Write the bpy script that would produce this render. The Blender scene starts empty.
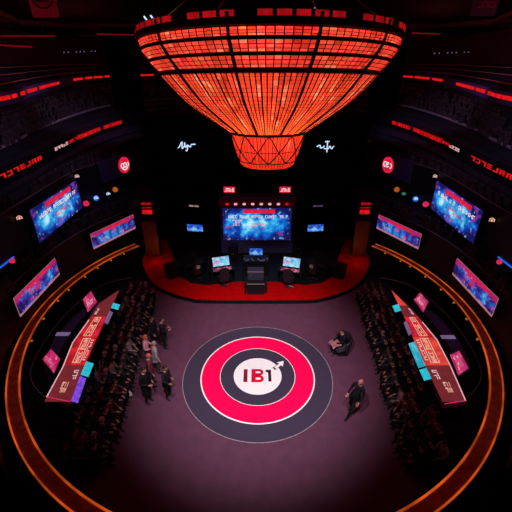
import bpy, bmesh, math, random
from mathutils import Vector, Matrix, noise
PI = math.pi
rnd = random.Random(7)
SC = bpy.context.scene
COL = SC.collection
cos, sin = math.cos, math.sin

# ------------------------------------------------------------------ camera
F_PX = 365.0
PITCH = math.radians(28.2)
CAM = Vector((0, -11.3, 12.0))
cd = bpy.data.cameras.new('camera'); cam = bpy.data.objects.new('camera', cd); COL.objects.link(cam)
cam.location = CAM; cam.rotation_euler = (PI/2 - PITCH, 0, 0)
cd.sensor_width = 36; cd.lens = 36 * F_PX / 512; cd.clip_end = 300
SC.camera = cam

def _ray(px, py):
    a, b = (px - 256) / F_PX, -(py - 256) / F_PX
    return Vector((a, cos(PITCH) + b * sin(PITCH), -sin(PITCH) + b * cos(PITCH)))
def at(px, py, z):                       # where a surveyed point lies on the level z
    d = _ray(px, py); return CAM + d * ((z - CAM.z) / d.z)
def aty(px, py, Y):                      # where it lies on the upright plane y = Y
    d = _ray(px, py); return CAM + d * ((Y - CAM.y) / d.y)

# ------------------------------------------------------------------ materials
def new_mat(name):
    m = bpy.data.materials.new(name); m.use_nodes = True
    nt = m.node_tree; nt.nodes.clear()
    out = nt.nodes.new('ShaderNodeOutputMaterial')
    return m, nt, out
def pbr(name, col, rough=.6, metal=0, var=.25, scale=9, bump=0, spec=.4):
    m, nt, out = new_mat(name)
    b = nt.nodes.new('ShaderNodeBsdfPrincipled'); nt.links.new(b.outputs[0], out.inputs[0])
    b.inputs['Roughness'].default_value = rough; b.inputs['Metallic'].default_value = metal
    b.inputs['Specular IOR Level'].default_value = spec
    tc = nt.nodes.new('ShaderNodeTexCoord'); n = nt.nodes.new('ShaderNodeTexNoise')
    n.inputs['Scale'].default_value = scale; n.inputs['Detail'].default_value = 4
    nt.links.new(tc.outputs['Object'], n.inputs['Vector'])
    r = nt.nodes.new('ShaderNodeValToRGB')
    r.color_ramp.elements[0].position = .3; r.color_ramp.elements[1].position = .7
    r.color_ramp.elements[0].color = (*[c * (1 - var) for c in col], 1)
    r.color_ramp.elements[1].color = (*[min(1, c * (1 + var)) for c in col], 1)
    nt.links.new(n.outputs[0], r.inputs[0]); nt.links.new(r.outputs[0], b.inputs['Base Color'])
    if bump:
        bp = nt.nodes.new('ShaderNodeBump'); bp.inputs['Strength'].default_value = bump
        nt.links.new(n.outputs[0], bp.inputs['Height']); nt.links.new(bp.outputs[0], b.inputs['Normal'])
    return m
def glow(name, col, strength=1.0, var=.15, scale=12):
    m, nt, out = new_mat(name)
    e = nt.nodes.new('ShaderNodeEmission'); e.inputs[1].default_value = strength
    tc = nt.nodes.new('ShaderNodeTexCoord'); n = nt.nodes.new('ShaderNodeTexNoise'); n.inputs['Scale'].default_value = scale
    nt.links.new(tc.outputs['Object'], n.inputs['Vector'])
    r = nt.nodes.new('ShaderNodeValToRGB')
    r.color_ramp.elements[0].position = .35; r.color_ramp.elements[1].position = .65
    r.color_ramp.elements[0].color = (*[c * (1 - var) for c in col], 1)
    r.color_ramp.elements[1].color = (*[c * (1 + var) for c in col], 1)
    nt.links.new(n.outputs[0], r.inputs[0]); nt.links.new(r.outputs[0], e.inputs[0]); nt.links.new(e.outputs[0], out.inputs[0])
    return m
class NB:                                # tiny node-building helper
    def __init__(s, nt): s.nt = nt
    def n(s, t, **k):
        x = s.nt.nodes.new(t)
        for a, v in k.items(): setattr(x, a, v)
        return x
    def put(s, sock, v):
        if hasattr(v, 'is_output') or isinstance(v, bpy.types.NodeSocket): s.nt.links.new(v, sock)
        else: sock.default_value = v
    def math(s, op, a, b=0.0, c=0.0):
        x = s.n('ShaderNodeMath', operation=op); s.put(x.inputs[0], a); s.put(x.inputs[1], b); s.put(x.inputs[2], c); return x.outputs[0]
    def mix(s, f, a, b):
        x = s.n('ShaderNodeMix', data_type='RGBA'); s.put(x.inputs[0], f)
        for i, v in ((6, a), (7, b)): s.put(x.inputs[i], (*v, 1) if isinstance(v, tuple) else v)
        return x.outputs[2]
    def ramp(s, f, stops):
        r = s.n('ShaderNodeValToRGB'); el = r.color_ramp.elements
        while len(el) < len(stops): el.new(.5)
        for e, (p, c) in zip(el, stops): e.position = p; e.color = (*c, 1)
        s.put(r.inputs[0], f); return r.outputs[0]
    def noise(s, vec, scale, detail=3, w=0.0):
        x = s.n('ShaderNodeTexNoise', noise_dimensions='4D'); s.put(x.inputs['Vector'], vec)
        x.inputs['W'].default_value = w; x.inputs['Scale'].default_value = scale; x.inputs['Detail'].default_value = detail; return x.outputs[0]
def screen_mat(name, seed, stops, pink=(.9, .08, .5), strength=1.0, pink_lo=.56, aspect=2.0, scale=4.0, heart=0.0, banded=False):
    """a lit LED screen showing a busy game picture"""
    m, nt, out = new_mat(name); b = NB(nt)
    tc = b.n('ShaderNodeTexCoord'); mp = b.n('ShaderNodeMapping'); mp.inputs['Scale'].default_value = (aspect, 1, 1)
    nt.links.new(tc.outputs['UV'], mp.inputs['Vector']); v = mp.outputs[0]
    su = b.n('ShaderNodeSeparateXYZ'); nt.links.new(tc.outputs['UV'], su.inputs[0]); U, V = su.outputs[0], su.outputs[1]
    du = b.math('POWER', b.math('MULTIPLY', b.math('SUBTRACT', U, .46), 1.5), 2.0); dv = b.math('POWER', b.math('MULTIPLY', b.math('SUBTRACT', V, .5), 1.7), 2.0)
    mid = b.math('MULTIPLY', b.math('SUBTRACT', .40, b.math('ADD', du, dv)), heart)
    base = b.ramp(b.math('ADD', b.noise(v, scale, 5, seed), mid), stops)
    fine = b.noise(v, scale * 2.6, 4, seed + 3)
    pk = b.ramp(b.noise(v, scale * .9, 3, seed + 9), [(pink_lo, (0, 0, 0)), (pink_lo + .05, (1, 1, 1))])
    c = b.mix(b.math('MULTIPLY', pk, .8), base, pink)
    c = b.mix(b.ramp(fine, [(.60, (0, 0, 0)), (.68, (.45, .45, .45))]), c, (.45, .85, 1.0))
    c = b.mix(b.ramp(fine, [(.3, (.75, .75, .75)), (.42, (0, 0, 0))]), c, (.01, .02, .12))
    if banded:
        nz = b.math('MULTIPLY', b.math('SUBTRACT', b.noise(v, 6, 2, seed+5), .5), .5)
        top = b.math('GREATER_THAN', b.math('ADD', V, nz), .74); low = b.math('LESS_THAN', b.math('ADD', V, b.math('MULTIPLY', nz, .4)), .13)
        c = b.mix(b.math('MULTIPLY', top, .75), c, (.55, .02, .14)); c = b.mix(b.math('MULTIPLY', low, .55), c, (.75, .30, .30))
    e = b.n('ShaderNodeEmission'); e.inputs[1].default_value = strength
    nt.links.new(c, e.inputs[0]); nt.links.new(e.outputs[0], out.inputs[0]); return m
BLUE = [(.32, (.008, .010, .10)), (.46, (.006, .04, .36)), (.57, (.008, .17, .66)), (.66, (.03, .45, .85)), (.80, (.50, .88, 1))]
VIOL = [(.34, (.015, .006, .06)), (.46, (.05, .015, .24)), (.55, (.012, .08, .48)), (.64, (.05, .30, .75)), (.78, (.75, .65, .75))]

M = dict(
    floor_black=pbr('polished_black_floor', (.006, .006, .010), .45, spec=.12),
    mauve=pbr('mauve_arena_floor', (.110, .040, .075), .55, var=.10, scale=2.5, spec=.08),
    slate=pbr('slate_vinyl', (.050, .036, .066), .6, var=.04, spec=.08),
    crimson=pbr('crimson_vinyl', (.95, .002, .085), .6, var=.02, spec=.05),
    white=pbr('white_vinyl', (.93, .88, .90), .6, var=.02),
    maroon=pbr('maroon_vinyl', (.20, .015, .035), .6, var=.3, scale=2, spec=.1),
    letter_red=pbr('letter_red_vinyl', (.62, .006, .035), .6, var=.1, spec=.1),
    letter_dark=pbr('letter_dark_vinyl', (.045, .008, .018), .6, var=.2, spec=.1),
    stage_red=pbr('red_stage_carpet', (.46, .0015, .0020), .8, var=.12, scale=3, spec=.03),
    black=pbr('black_paint', (.008, .008, .010), .5, spec=.2),
    curtain=pbr('black_curtain', (.004, .004, .006), .9, spec=.05),
    navy=pbr('navy_panel', (.050, .050, .150), .5, spec=.2),
    bank=pbr('dark_seating', (.020, .018, .030), .8, spec=.1),
    fascia=pbr('dark_fascia', (.013, .012, .020), .5, spec=.25),
    rail=pbr('grey_rail', (.42, .36, .40), .4, metal=.3),
    rail_dim=pbr('dim_rail', (.16, .14, .17), .4, metal=.3),
    ringtop=pbr('copper_ring', (.50, .14, .045), .45, metal=0.0, var=.4, scale=4),
    steel=pbr('gunmetal', (.05, .05, .06), .35, metal=.6),
    dark_violet=pbr('dark_violet_laminate', (.045, .036, .07), .4),
    brown=pbr('brown_stage_panel', (.16, .035, .012), .6, var=.3, scale=2),
    rib=pbr('dark_iron_rib', (.035, .004, .004), .5, spec=.2),
    ceil=pbr('ceiling_dark', (.010, .006, .010), .9, spec=.05),
    row_line=pbr('dull_red_row_edge', (.45, .10, .10), .6), e_reddark=glow('faint_red_led', (.16, .003, .006), 1.0),
    beam=pbr('ceiling_beam', (.10, .03, .03), .7),
    seat_leather=pbr('black_leather', (.012, .012, .016), .35, spec=.5),
    paper=pbr('white_paper', (.85, .80, .82), .7, var=.05),
    skin=pbr('skin', (.45, .20, .15), .55, var=.1), skin2=pbr('skin_brown', (.28, .13, .09), .55, var=.1),
    hair=pbr('dark_hair', (.015, .010, .010), .5, scale=40), hair_pink=pbr('reddish_hair', (.55, .10, .10), .5, scale=40),
    hair_grey=pbr('grey_hair', (.30, .24, .22), .5, scale=40),
    suit=pbr('black_suit', (.010, .009, .013), .8, spec=.15), trouser=pbr('black_trousers', (.008, .008, .011), .8, spec=.15),
    charcoal=pbr('charcoal_jacket', (.035, .030, .040), .8), wine=pbr('wine_jacket', (.13, .02, .03), .8),
    greyshirt=pbr('grey_shirt', (.32, .25, .28), .8), pinkshirt=pbr('pink_shirt', (.62, .26, .32), .8),
    blueshirt=pbr('dark_blue_shirt', (.02, .025, .06), .8), shoe=pbr('black_shoe', (.008, .007, .008), .3),
    eye=pbr('dark_eye', (.01, .01, .01), .2), lip=pbr('lip', (.35, .10, .09), .5),
    e_red=glow('red_led', (1.0, .012, .014), .70, .3, 3), e_redlow=glow('dim_red_led', (.55, .006, .010), .6, .3, 3),
    e_white=glow('white_led', (1.0, .82, .85), .9), e_bluewhite=glow('blue_white_led', (.55, .72, 1.0), 1.1),
    e_orange=glow('orange_led', (.95, .13, .014), .50, .5, .9), e_amber=glow('amber_led', (.75, .22, .03), .45),
    e_blue=glow('blue_led', (.02, .16, .9), .7), e_cyan=glow('cyan_led', (.03, .60, .75), .85, .2, 6),
    e_violet=glow('violet_led', (.25, .08, .85), .8, .3, 8), e_green=glow('green_led', (.06, .6, .25), .5),
    e_pink=glow('pink_led', (.95, .03, .16), .75, .2, 8), e_disc=glow('red_disc_led', (.85, .012, .05), .8, .15, 3),
    e_palepink=glow('pale_pink_led', (1.0, .55, .60), .8), e_lilac=glow('lilac_led', (.35, .22, .50), .45),
    desk_maroon=glow('maroon_desk_display', (.170, .020, .026), 1.0, .12, 5),
    desk_red=glow('red_desk_display', (.55, .014, .022), 1.0, .35, 2.2),
    desk_coral=glow('coral_desk_display', (.62, .05, .035), 1.0, .3, 2.2),
    e_peach=glow('peach_led', (1.0, .50, .36), .85),
    banner=pbr('dull_red_banner', (.90, .11, .24), .8, var=.15), banner_dark=pbr('banner_print', (.12, .012, .03), .8),
    banner_v=pbr('dull_violet_banner', (.16, .09, .25), .8),
    crowd=pbr('distant_crowd', (.030, .020, .026), .8, var=.8, scale=3),
    main_screen=screen_mat('main_screen_picture', 1.3, BLUE, (.60, .03, .26), 1.0, .64, 2.0, 3.2, .50),
    big_screen=screen_mat('large_screen_picture', 5.1, BLUE, (.22, .04, .42), .95, .56, 2.2, 3.0, .45),
    low_screen=screen_mat('balcony_screen_picture', 8.4, VIOL, (.60, .03, .18), .9, .56, 3.6, 2.2, .25, True),
    low_screen_b=screen_mat('balcony_screen_picture_b', 12.7, VIOL, (.60, .03, .18), .9, .58, 3.6, 2.2, .25, True),
    pc_screen=screen_mat('monitor_picture', 15.2, [(.3, (.05, .3, .8)), (.5, (.2, .65, .9)), (.7, (.9, .9, 1))], (.9, .25, .45), .95, .52, 2, 2.5),
    pc_desk=screen_mat('desk_lights_picture', 19.2, [(.3, (.05, .01, .05)), (.48, (.25, .02, .10)), (.6, (.8, .3, .4)), (.7, (1, .85, .8))], (.5, .03, .12), .8, .56, 2.5, 2.2),
    tiny_screen=screen_mat('tiny_screen_picture', 23.0, [(.3, (.01, .03, .3)), (.5, (.03, .12, .9)), (.65, (.2, .7, 1)), (.75, (1, .9, .4))], (.9, .45, .08), .8, .60, 2, 1.7),
    pink_screen=screen_mat('pink_screen_picture', 29.0, [(.3, (.45, .01, .10)), (.5, (.75, .02, .16)), (.66, (.95, .10, .28)), (.8, (1, .6, .7))], (.55, .02, .25), .75, .56, 1, 2.6),
    cyan_screen=screen_mat('cyan_screen_picture', 31.0, [(.3, (.01, .25, .45)), (.5, (.03, .55, .72)), (.7, (.3, .85, .95))], (.05, .2, .6), .8, .64, 3, 1.6),
)
def lamp_shade_mat(name, gu, gv, line, vline, hot, low, high, strength, tile, col):
    """glowing lantern sheet: a grid of small lit tiles with dark joints, colour wandering between red and orange"""
    m, nt, out = new_mat(name); b = NB(nt)
    tc = b.n('ShaderNodeTexCoord'); sp = b.n('ShaderNodeSeparateXYZ'); nt.links.new(tc.outputs['UV'], sp.inputs[0])
    fu = b.math('FRACT', b.math('MULTIPLY', sp.outputs[0], gu)); fv = b.math('FRACT', b.math('MULTIPLY', sp.outputs[1], gv))
    iu = b.math('FLOOR', b.math('MULTIPLY', sp.outputs[0], gu)); iv = b.math('FLOOR', b.math('MULTIPLY', sp.outputs[1], gv))
    cb = b.n('ShaderNodeCombineXYZ'); nt.links.new(iu, cb.inputs[0]); nt.links.new(iv, cb.inputs[1])
    wn = b.n('ShaderNodeTexWhiteNoise', noise_dimensions='2D'); nt.links.new(cb.outputs[0], wn.inputs['Vector'])
    big = b.noise(tc.outputs['Object'], 1.3, 3, hot)
    wc = b.n('ShaderNodeTexWhiteNoise', noise_dimensions='1D'); nt.links.new(b.math('ADD', iu, b.math('MULTIPLY', b.math('FLOOR', b.math('MULTIPLY', big, 6.0)), 7.3)), wc.inputs['W'])
    t = b.math('ADD', b.math('ADD', b.math('MULTIPLY', wn.outputs[0], tile), b.math('MULTIPLY', wc.outputs[0], col)), b.math('MULTIPLY', big, .62))
    c = b.ramp(t, [(.28, low), (.52, tuple(a*.4 + h*.6 for a, h in zip(low, high))), (.74, high), (.93, (1.0, .40, .20))])
    mk = b.math('MULTIPLY', b.math('GREATER_THAN', fu, line), b.math('GREATER_THAN', fv, vline))
    c = b.mix(mk, tuple(x * .2 for x in low), c)
    e = b.n('ShaderNodeEmission'); e.inputs[1].default_value = strength; nt.links.new(c, e.inputs[0])
    tr = b.n('ShaderNodeBsdfTranslucent'); nt.links.new(b.mix(mk, (.02, .002, .001), (.80, .17, .045) if name != 'lantern_neck_sheet' else (.25, .02, .008)), tr.inputs[0])
    ad = b.n('ShaderNodeAddShader'); nt.links.new(e.outputs[0], ad.inputs[0]); nt.links.new(tr.outputs[0], ad.inputs[1])
    nt.links.new(ad.outputs[0], out.inputs[0]); return m
M['shade_top'] = lamp_shade_mat('lantern_tiles', 10, 3, .15, .18, 2.0, (.30, .004, .006), (1.0, .062, .042), .92, .42, .10)
M['shade_bowl'] = lamp_shade_mat('lantern_strips', 12, 26, .24, .10, 4.0, (.20, .002, .003), (1.0, .062, .034), .80, .18, .42)
M['shade_neck'] = lamp_shade_mat('lantern_neck_sheet', 60, 2, .16, .05, 6.0, (.45, .010, .010), (.95, .048, .030), .72, .05, .32)

# ------------------------------------------------------------------ mesh helpers
def obj(name, bm, mats, parent=None, smooth=False):
    me = bpy.data.meshes.new(name)
    bmesh.ops.recalc_face_normals(bm, faces=bm.faces)
    bm.to_mesh(me); bm.free()
    for m in (mats if isinstance(mats, (list, tuple)) else [mats]): me.materials.append(M[m] if isinstance(m, str) else m)
    if smooth:
        for p in me.polygons: p.use_smooth = True
    o = bpy.data.objects.new(name, me); COL.objects.link(o)
    if parent is not None: o.parent = parent
    return o
def tag(o, label, cat, group=None):
    o['label'] = label; o['category'] = cat
    if group: o['group'] = group
    return o
def thing(name, label, cat, loc=(0, 0, 0), rz=0, group=None):
    o = bpy.data.objects.new(name, None); COL.objects.link(o); o.empty_display_size = .2
    o.location = loc; o.rotation_euler = (0, 0, rz); return tag(o, label, cat, group)
def struct(name, bm, m, **k):
    o = obj(name, bm, m, **k); o['kind'] = 'structure'; return o
def stuff(name, bm, m, label, cat):
    o = obj(name, bm, m); o['kind'] = 'stuff'; return tag(o, label, cat)
def dup(o, parent=None):
    c = o.copy(); COL.objects.link(c)
    if parent is not None: c.parent = parent
    for ch in list(o.children): dup(ch, c)
    return c
def box(bm, c, s, rz=0, bevel=0, mi=0, mat=None):
    T = Matrix.Translation(c) @ (mat or Matrix.Rotation(rz, 4, 'Z')) @ Matrix.Diagonal((*s, 1))
    r = bmesh.ops.create_cube(bm, size=1, matrix=T); fs = {f for v in r['verts'] for f in v.link_faces}
    for f in fs: f.material_index = mi
    if bevel: bmesh.ops.bevel(bm, geom=list({e for f in fs for e in f.edges}), offset=bevel, segments=2, affect='EDGES')
    return bm
def B(c, s, rz=0, bevel=0): return box(bmesh.new(), c, s, rz, bevel)
def cyl(bm, c, r, h, seg=24, r2=None, mat=None):
    bmesh.ops.create_cone(bm, cap_ends=True, segments=seg, radius1=r, radius2=r if r2 is None else r2, depth=h, matrix=Matrix.Translation(c) @ (mat or Matrix()))
    return bm
def tube(bm, pts, r, seg=6, closed=False, mi=0):
    pts = [Vector(p) for p in pts]; n = len(pts); rings = []
    for i, p in enumerate(pts):
        a = pts[(i - 1) % n] if closed or i else p; b = pts[(i + 1) % n] if closed or i < n - 1 else p
        t = (b - a).normalized(); up = Vector((0, 0, 1)) if abs(t.z) < .95 else Vector((1, 0, 0))
        u = t.cross(up).normalized(); w = u.cross(t)
        rr = r[i] if isinstance(r, (list, tuple)) else r
        rings.append([bm.verts.new(p + (u * cos(2*PI*k/seg) + w * sin(2*PI*k/seg)) * rr) for k in range(seg)])
    for i in range(n if closed else n - 1):
        A, Bq = rings[i], rings[(i + 1) % n]
        for k in range(seg): bm.faces.new((A[k], A[(k+1) % seg], Bq[(k+1) % seg], Bq[k])).material_index = mi
    if not closed: bm.faces.new(rings[0][::-1]); bm.faces.new(rings[-1])
    return bm
def slab(bm, poly, z0, z1, mi=0):
    lo = [bm.verts.new((p[0], p[1], z0)) for p in poly]; hi = [bm.verts.new((p[0], p[1], z1)) for p in poly]
    bm.faces.new(lo[::-1]).material_index = mi; bm.faces.new(hi).material_index = mi
    for i in range(len(poly)):
        j = (i + 1) % len(poly); bm.faces.new((lo[i], lo[j], hi[j], hi[i])).material_index = mi
    return bm
def annulus(bm, c, r0, r1, z0, z1, seg=96, a0=0, a1=2*PI):
    full = abs(a1 - a0 - 2*PI) < 1e-6; n = seg if full else seg + 1
    V = [[bm.verts.new((c[0] + r*cos(a0+(a1-a0)*i/seg), c[1] + r*sin(a0+(a1-a0)*i/seg), z)) for r, z in ((r0, z0), (r1, z0), (r1, z1), (r0, z1))] for i in range(n)]
    for i in range(seg):
        A, Q = V[i], V[(i+1) % n]
        for k in range(4): bm.faces.new((A[k], A[(k+1) % 4], Q[(k+1) % 4], Q[k]))
    if not full: bm.faces.new(V[0]); bm.faces.new(V[-1][::-1])
    return bm
def plate(bm, p, uvflip=False, thick=.04, back=None):
    """four corners (bottom left, bottom right, top right, top left) -> a thin solid panel with a UV-mapped face"""
    p = [Vector(q) for q in p]; n = (p[1]-p[0]).cross(p[3]-p[0]).normalized()
    uvl = bm.loops.layers.uv.verify()
    f = [bm.verts.new(q) for q in p]; k = [bm.verts.new(q - n*thick) for q in p]
    fc = bm.faces.new(f)
    for l, uv in zip(fc.loops, ((0, 0), (1, 0), (1, 1), (0, 1))): l[uvl].uv = uv
    bm.faces.new(k[::-1])
    for i in range(4):
        j = (i+1) % 4; bm.faces.new((f[j], f[i], k[i], k[j]))
    return bm
def frame_pts(p, n, d=0): return [Vector(q) + n*d for q in p]
def glyphs(bm, p, ncol, rows=1, fill=.75, depth=.012, seed=0, margin=.08):
    """a line (or lines) of small blocky characters on a panel with corners p; letter shapes are strokes in a 3x5 cell"""
    r = random.Random(seed); p = [Vector(q) for q in p]
    n = (p[1]-p[0]).cross(p[3]-p[0]).normalized()
    def P(u, v): return p[0]*(1-u)*(1-v) + p[1]*u*(1-v) + p[2]*u*v + p[3]*(1-u)*v
    def bar(u0, v0, u1, v1):
        q = [P(u0, v0), P(u1, v0), P(u1, v1), P(u0, v1)]
        a = [bm.verts.new(x + n*depth) for x in q]; k = [bm.verts.new(x) for x in q]
        bm.faces.new(a)
        for i in range(4): bm.faces.new((a[(i+1) % 4], a[i], k[i], k[(i+1) % 4]))
    for ro in range(rows):
        for c in range(ncol):
            if r.random() > fill: continue
            u0 = (c + margin*1.3)/ncol; du = (1 - margin*2.6)/ncol; v0 = (ro + margin*1.5)/rows; dv = (1 - margin*3)/rows
            t = .26
            st = [(0, 0, t, 1), (1-t, 0, 1, 1), (0, 1-t*.7, 1, 1), (0, 0, 1, t*.7), (0, .5-t*.35, 1, .5+t*.35)]
            for s in r.sample(st, r.choice((2, 3, 3, 4))): bar(u0+du*s[0], v0+dv*s[1], u0+du*s[2], v0+dv*s[3])
    if not bm.faces: bar(.1, .3, .9, .7)
    return bm
def sub(p, u0, v0, u1, v1, d=.0):
    p = [Vector(q) for q in p]; n = (p[1]-p[0]).cross(p[3]-p[0]).normalized()
    def P(u, v): return p[0]*(1-u)*(1-v) + p[1]*u*(1-v) + p[2]*u*v + p[3]*(1-u)*v + n*d
    return [P(u0, v0), P(u1, v0), P(u1, v1), P(u0, v1)]
def text_bm(txt, size, off=.0, ext=.01):
    cu = bpy.data.curves.new('t', 'FONT'); cu.body = txt; cu.size = size; cu.offset = off; cu.extrude = ext; cu.align_x = 'CENTER'; cu.align_y = 'CENTER'
    o = bpy.data.objects.new('t', cu); COL.objects.link(o); dg = bpy.context.evaluated_depsgraph_get()
    me = bpy.data.meshes.new_from_object(o.evaluated_get(dg)); bm = bmesh.new(); bm.from_mesh(me)
    bpy.data.objects.remove(o); bpy.data.curves.remove(cu); bpy.data.meshes.remove(me); return bm
# plan curves ---------------------------------------------------------------
def spline(ctrl, per=10):
    P = [Vector((x, y, 0)) for x, y in ctrl]; out = []
    for i in range(len(P)-1):
        a, b, c, d = P[max(i-1, 0)], P[i], P[i+1], P[min(i+2, len(P)-1)]
        for k in range(per):
            t = k/per
            out.append(.5*((2*b) + (c-a)*t + (2*a-5*b+4*c-d)*t*t + (3*b-a-3*c+d)*t**3))
    out.append(P[-1]); return out
def mirror(pts, s): return [Vector((p.x*s, p.y, p.z)) for p in pts]
def normal2(pts, i):
    a, b = pts[max(i-1, 0)], pts[min(i+1, len(pts)-1)]; t = (b-a).normalized(); return Vector((t.y, -t.x, 0))
def ribbon(bm, pts, z0, z1, th, s=1):
    """an upright band following a plan curve; th is thickness away from the arena"""
    V = []
    for i, p in enumerate(pts):
        n = normal2(pts, i) * s
        q = p - n*th
        V.append([bm.verts.new(v) for v in ((p.x, p.y, z0), (p.x, p.y, z1), (q.x, q.y, z1), (q.x, q.y, z0))])
    for A, Q in zip(V, V[1:]):
        for k in range(4): bm.faces.new((A[k], Q[k], Q[(k+1) % 4], A[(k+1) % 4]))
    bm.faces.new(V[0]); bm.faces.new(V[-1][::-1]); return bm
def terrace(bm, A, za, Bc, zb, n):
    """stepped seating rising from plan curve A at za to plan curve B at zb"""
    prev = None
    for k in range(n+1):
        t = k/n; row = [a.lerp(b, t) for a, b in zip(A, Bc)]
        z_lo = za + (zb-za)*max(k-1, 0)/n; z_hi = za + (zb-za)*k/n
        lo = [bm.verts.new((p.x, p.y, z_lo)) for p in row]; hi = [bm.verts.new((p.x, p.y, z_hi)) for p in row]
        if prev:
            for i in range(len(row)-1): bm.faces.new((prev[i], prev[i+1], lo[i+1], lo[i]))
        if k:
            for i in range(len(row)-1): bm.faces.new((lo[i], lo[i+1], hi[i+1], hi[i]))
        prev = hi
    return bm

# ================================================================== SETTING
struct('floor', B((0, 25, -.05), (80, 100, .1)), 'floor_black')
RC = Vector((-.05, 3.55, 0))
mat_poly = [(-6.1, -10.2), (6.1, -10.2), (6.1, 7.6), (-6.1, 7.6)]
struct('trim_arena_floor', slab(bmesh.new(), [(-5.6, -10.2), (5.6, -10.2), (5.55, -2), (5.9, 1), (6.35, 4), (6.3, 7), (5, 8.5), (-5, 8.5), (-6.3, 7), (-6.35, 4), (-5.9, 1), (-5.55, -2)], 0, .02), 'mauve')
# emblem on the floor
EC = (.07, .18)
emb = thing('floor_emblem', 'round red, white and slate emblem with IBI letters on the mauve floor', 'emblem', (EC[0], EC[1], .02))
obj('outer_disc', cyl(bmesh.new(), (0, 0, .004), 3.20, .008, 128), 'slate', emb)
obj('edge_line', annulus(bmesh.new(), (0, 0), 3.18, 3.205, .004, .010, 128), 'greyshirt', emb)
obj('red_ring', annulus(bmesh.new(), (0, 0), 1.62, 2.40, .006, .012, 128), 'crimson', emb)
obj('white_line', annulus(bmesh.new(), (0, 0), 2.40, 2.455, .006, .013, 128), 'white', emb)
obj('white_line', annulus(bmesh.new(), (0, 0), 1.595, 1.62, .006, .013, 128), 'white', emb)
wd = obj('white_disc', cyl(bmesh.new(), (0, -.05, .010), 1.03, .008, 96), 'white', emb)
def letter_I(bm, x, w, h, serif):
    poly = [(x-w/2, -h/2), (x+w/2, -h/2), (x+w/2, h/2)]
    poly += ([(x-w/2-.10, h/2), (x-w/2-.10, h/2-.12), (x-w/2, h/2-.16)] if serif else [(x-w/2, h/2)])
    return slab(bm, poly, .014, .020)
def shift(bm, v): bmesh.ops.translate(bm, verts=bm.verts, vec=v); return bm
obj('letter', shift(letter_I(bmesh.new(), -.52, .17, .72, False), (0, -.06, 0)), 'maroon', wd)
bB = bmesh.new(); slab(bB, [(-.27, -.37), (-.08, -.37), (-.08, .37), (-.27, .37)], .014, .021)
for cy, ro in ((.185, .185), (-.175, .195)):
    slab(bB, [(-.08, cy+ro-.13), (.07, cy+ro-.13), (.07, cy+ro), (-.08, cy+ro)], .014, .0205); slab(bB, [(-.08, cy-ro), (.07, cy-ro), (.07, cy-ro+.13), (-.08, cy-ro+.13)], .014, .0205)
    annulus(bB, (.07, cy), ro-.13, ro, .014, .0205, 16, -PI/2, PI/2)
obj('letter', shift(bB, (.0, -.06, 0)), 'letter_red', wd)
obj('letter', shift(letter_I(bmesh.new(), .52, .13, .66, True), (0, -.06, 0)), 'letter_dark', wd)
ar = slab(bmesh.new(), [(1.18, .80), (.86, .70), (.97, .63), (.74, .40), (.83, .32), (1.05, .55), (1.12, .44)], .020, .027)
obj('arrow_mark', ar, 'white', emb)
obj('arrow_shadow', slab(bmesh.new(), [(.90, .56), (.66, .40), (.76, .26), (1.00, .47)], .014, .019), 'letter_dark', emb)

# stage -------------------------------------------------------------------
left_edge = [(-7.7, 13.2), (-7.75, 12), (-7.55, 10), (-7.05, 8.7), (-6.1, 7.2), (-5.0, 6.28), (-3.75, 5.70), (-2.6, 5.50)]
edge = left_edge + [(-x, y) for x, y in reversed(left_edge)]
sm = spline(edge, 6); stage_poly = [(p.x, p.y) for p in sm]
struct('trim_stage_skirt', slab(bmesh.new(), [(x*1.008, 10 + (y-10)*1.02) for x, y in stage_poly], 0, .20), 'black')
struct('floor_stage', slab(bmesh.new(), stage_poly, .20, .25), 'stage_red')
struct('floor_desk_platform', slab(bmesh.new(), [(-4.7, 7.9), (-3.9, 7.2), (-2.9, 6.95), (-1.0, 7.35), (1.0, 7.35), (2.9, 6.95), (3.9, 7.2), (4.7, 7.9), (5.6, 10.5), (6.6, 13.1), (-6.6, 13.1), (-5.6, 10.5)], .25, .262), 'black')
# backdrop
bd = spline([(-7.25, 13.4), (-6.3, 14.5), (-4, 15.1), (0, 15.3), (4, 15.1), (6.3, 14.5), (7.25, 13.4)], 8)
struct('wall_backdrop', ribbon(bmesh.new(), bd, 0, 8.7, .25, 1), 'curtain')

# ring around the arena -----------------------------------------------------
A0, A1 = math.radians(139), math.radians(401)
struct('trim_ring_wall', annulus(bmesh.new(), RC, 10.22, 10.62, 0, 1.15, 120, A0, A1), 'floor_black')
struct('trim_ring_ledge', annulus(bmesh.new(), RC, 10.16, 10.66, 1.15, 1.20, 120, A0, A1), 'ringtop')
for r, w, lab in ((10.60, .045, 'outer thin orange light strip along the curved ring ledge'), (10.17, .055, 'inner thin orange light strip along the curved ring ledge')):
    tag(obj('light_strip', annulus(bmesh.new(), RC, r, r+w, 1.20, 1.235, 160, A0, A1), 'e_orange'), lab, 'light strip')
k = 0
for s, nm in ((-1, 'left'), (1, 'right')):
    for i, a in enumerate((146, 152, 157, 164, 171, 177, 186, 194)):
        aa = math.radians(a + rnd.uniform(-1, 1)); aa = aa if s < 0 else PI - aa
        c = (RC.x + 10.13*cos(aa), RC.y + 10.13*sin(aa), 1.12)
        bm = bmesh.new(); bmesh.ops.create_uvsphere(bm, u_segments=10, v_segments=6, radius=.055, matrix=Matrix.Translation(c))
        box(bm, (c[0]+.04*cos(aa), c[1]+.04*sin(aa), c[2]), (.08, .05, .05), aa)
        tag(obj('ring_lamp', bm, 'e_amber'), '%s small amber lamp from the stage on the %s ring ledge' % (('first', 'second', 'third', 'fourth', 'fifth', 'sixth', 'seventh', 'eighth')[i], nm), 'lamp', 'small lamps along the ring')

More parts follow.
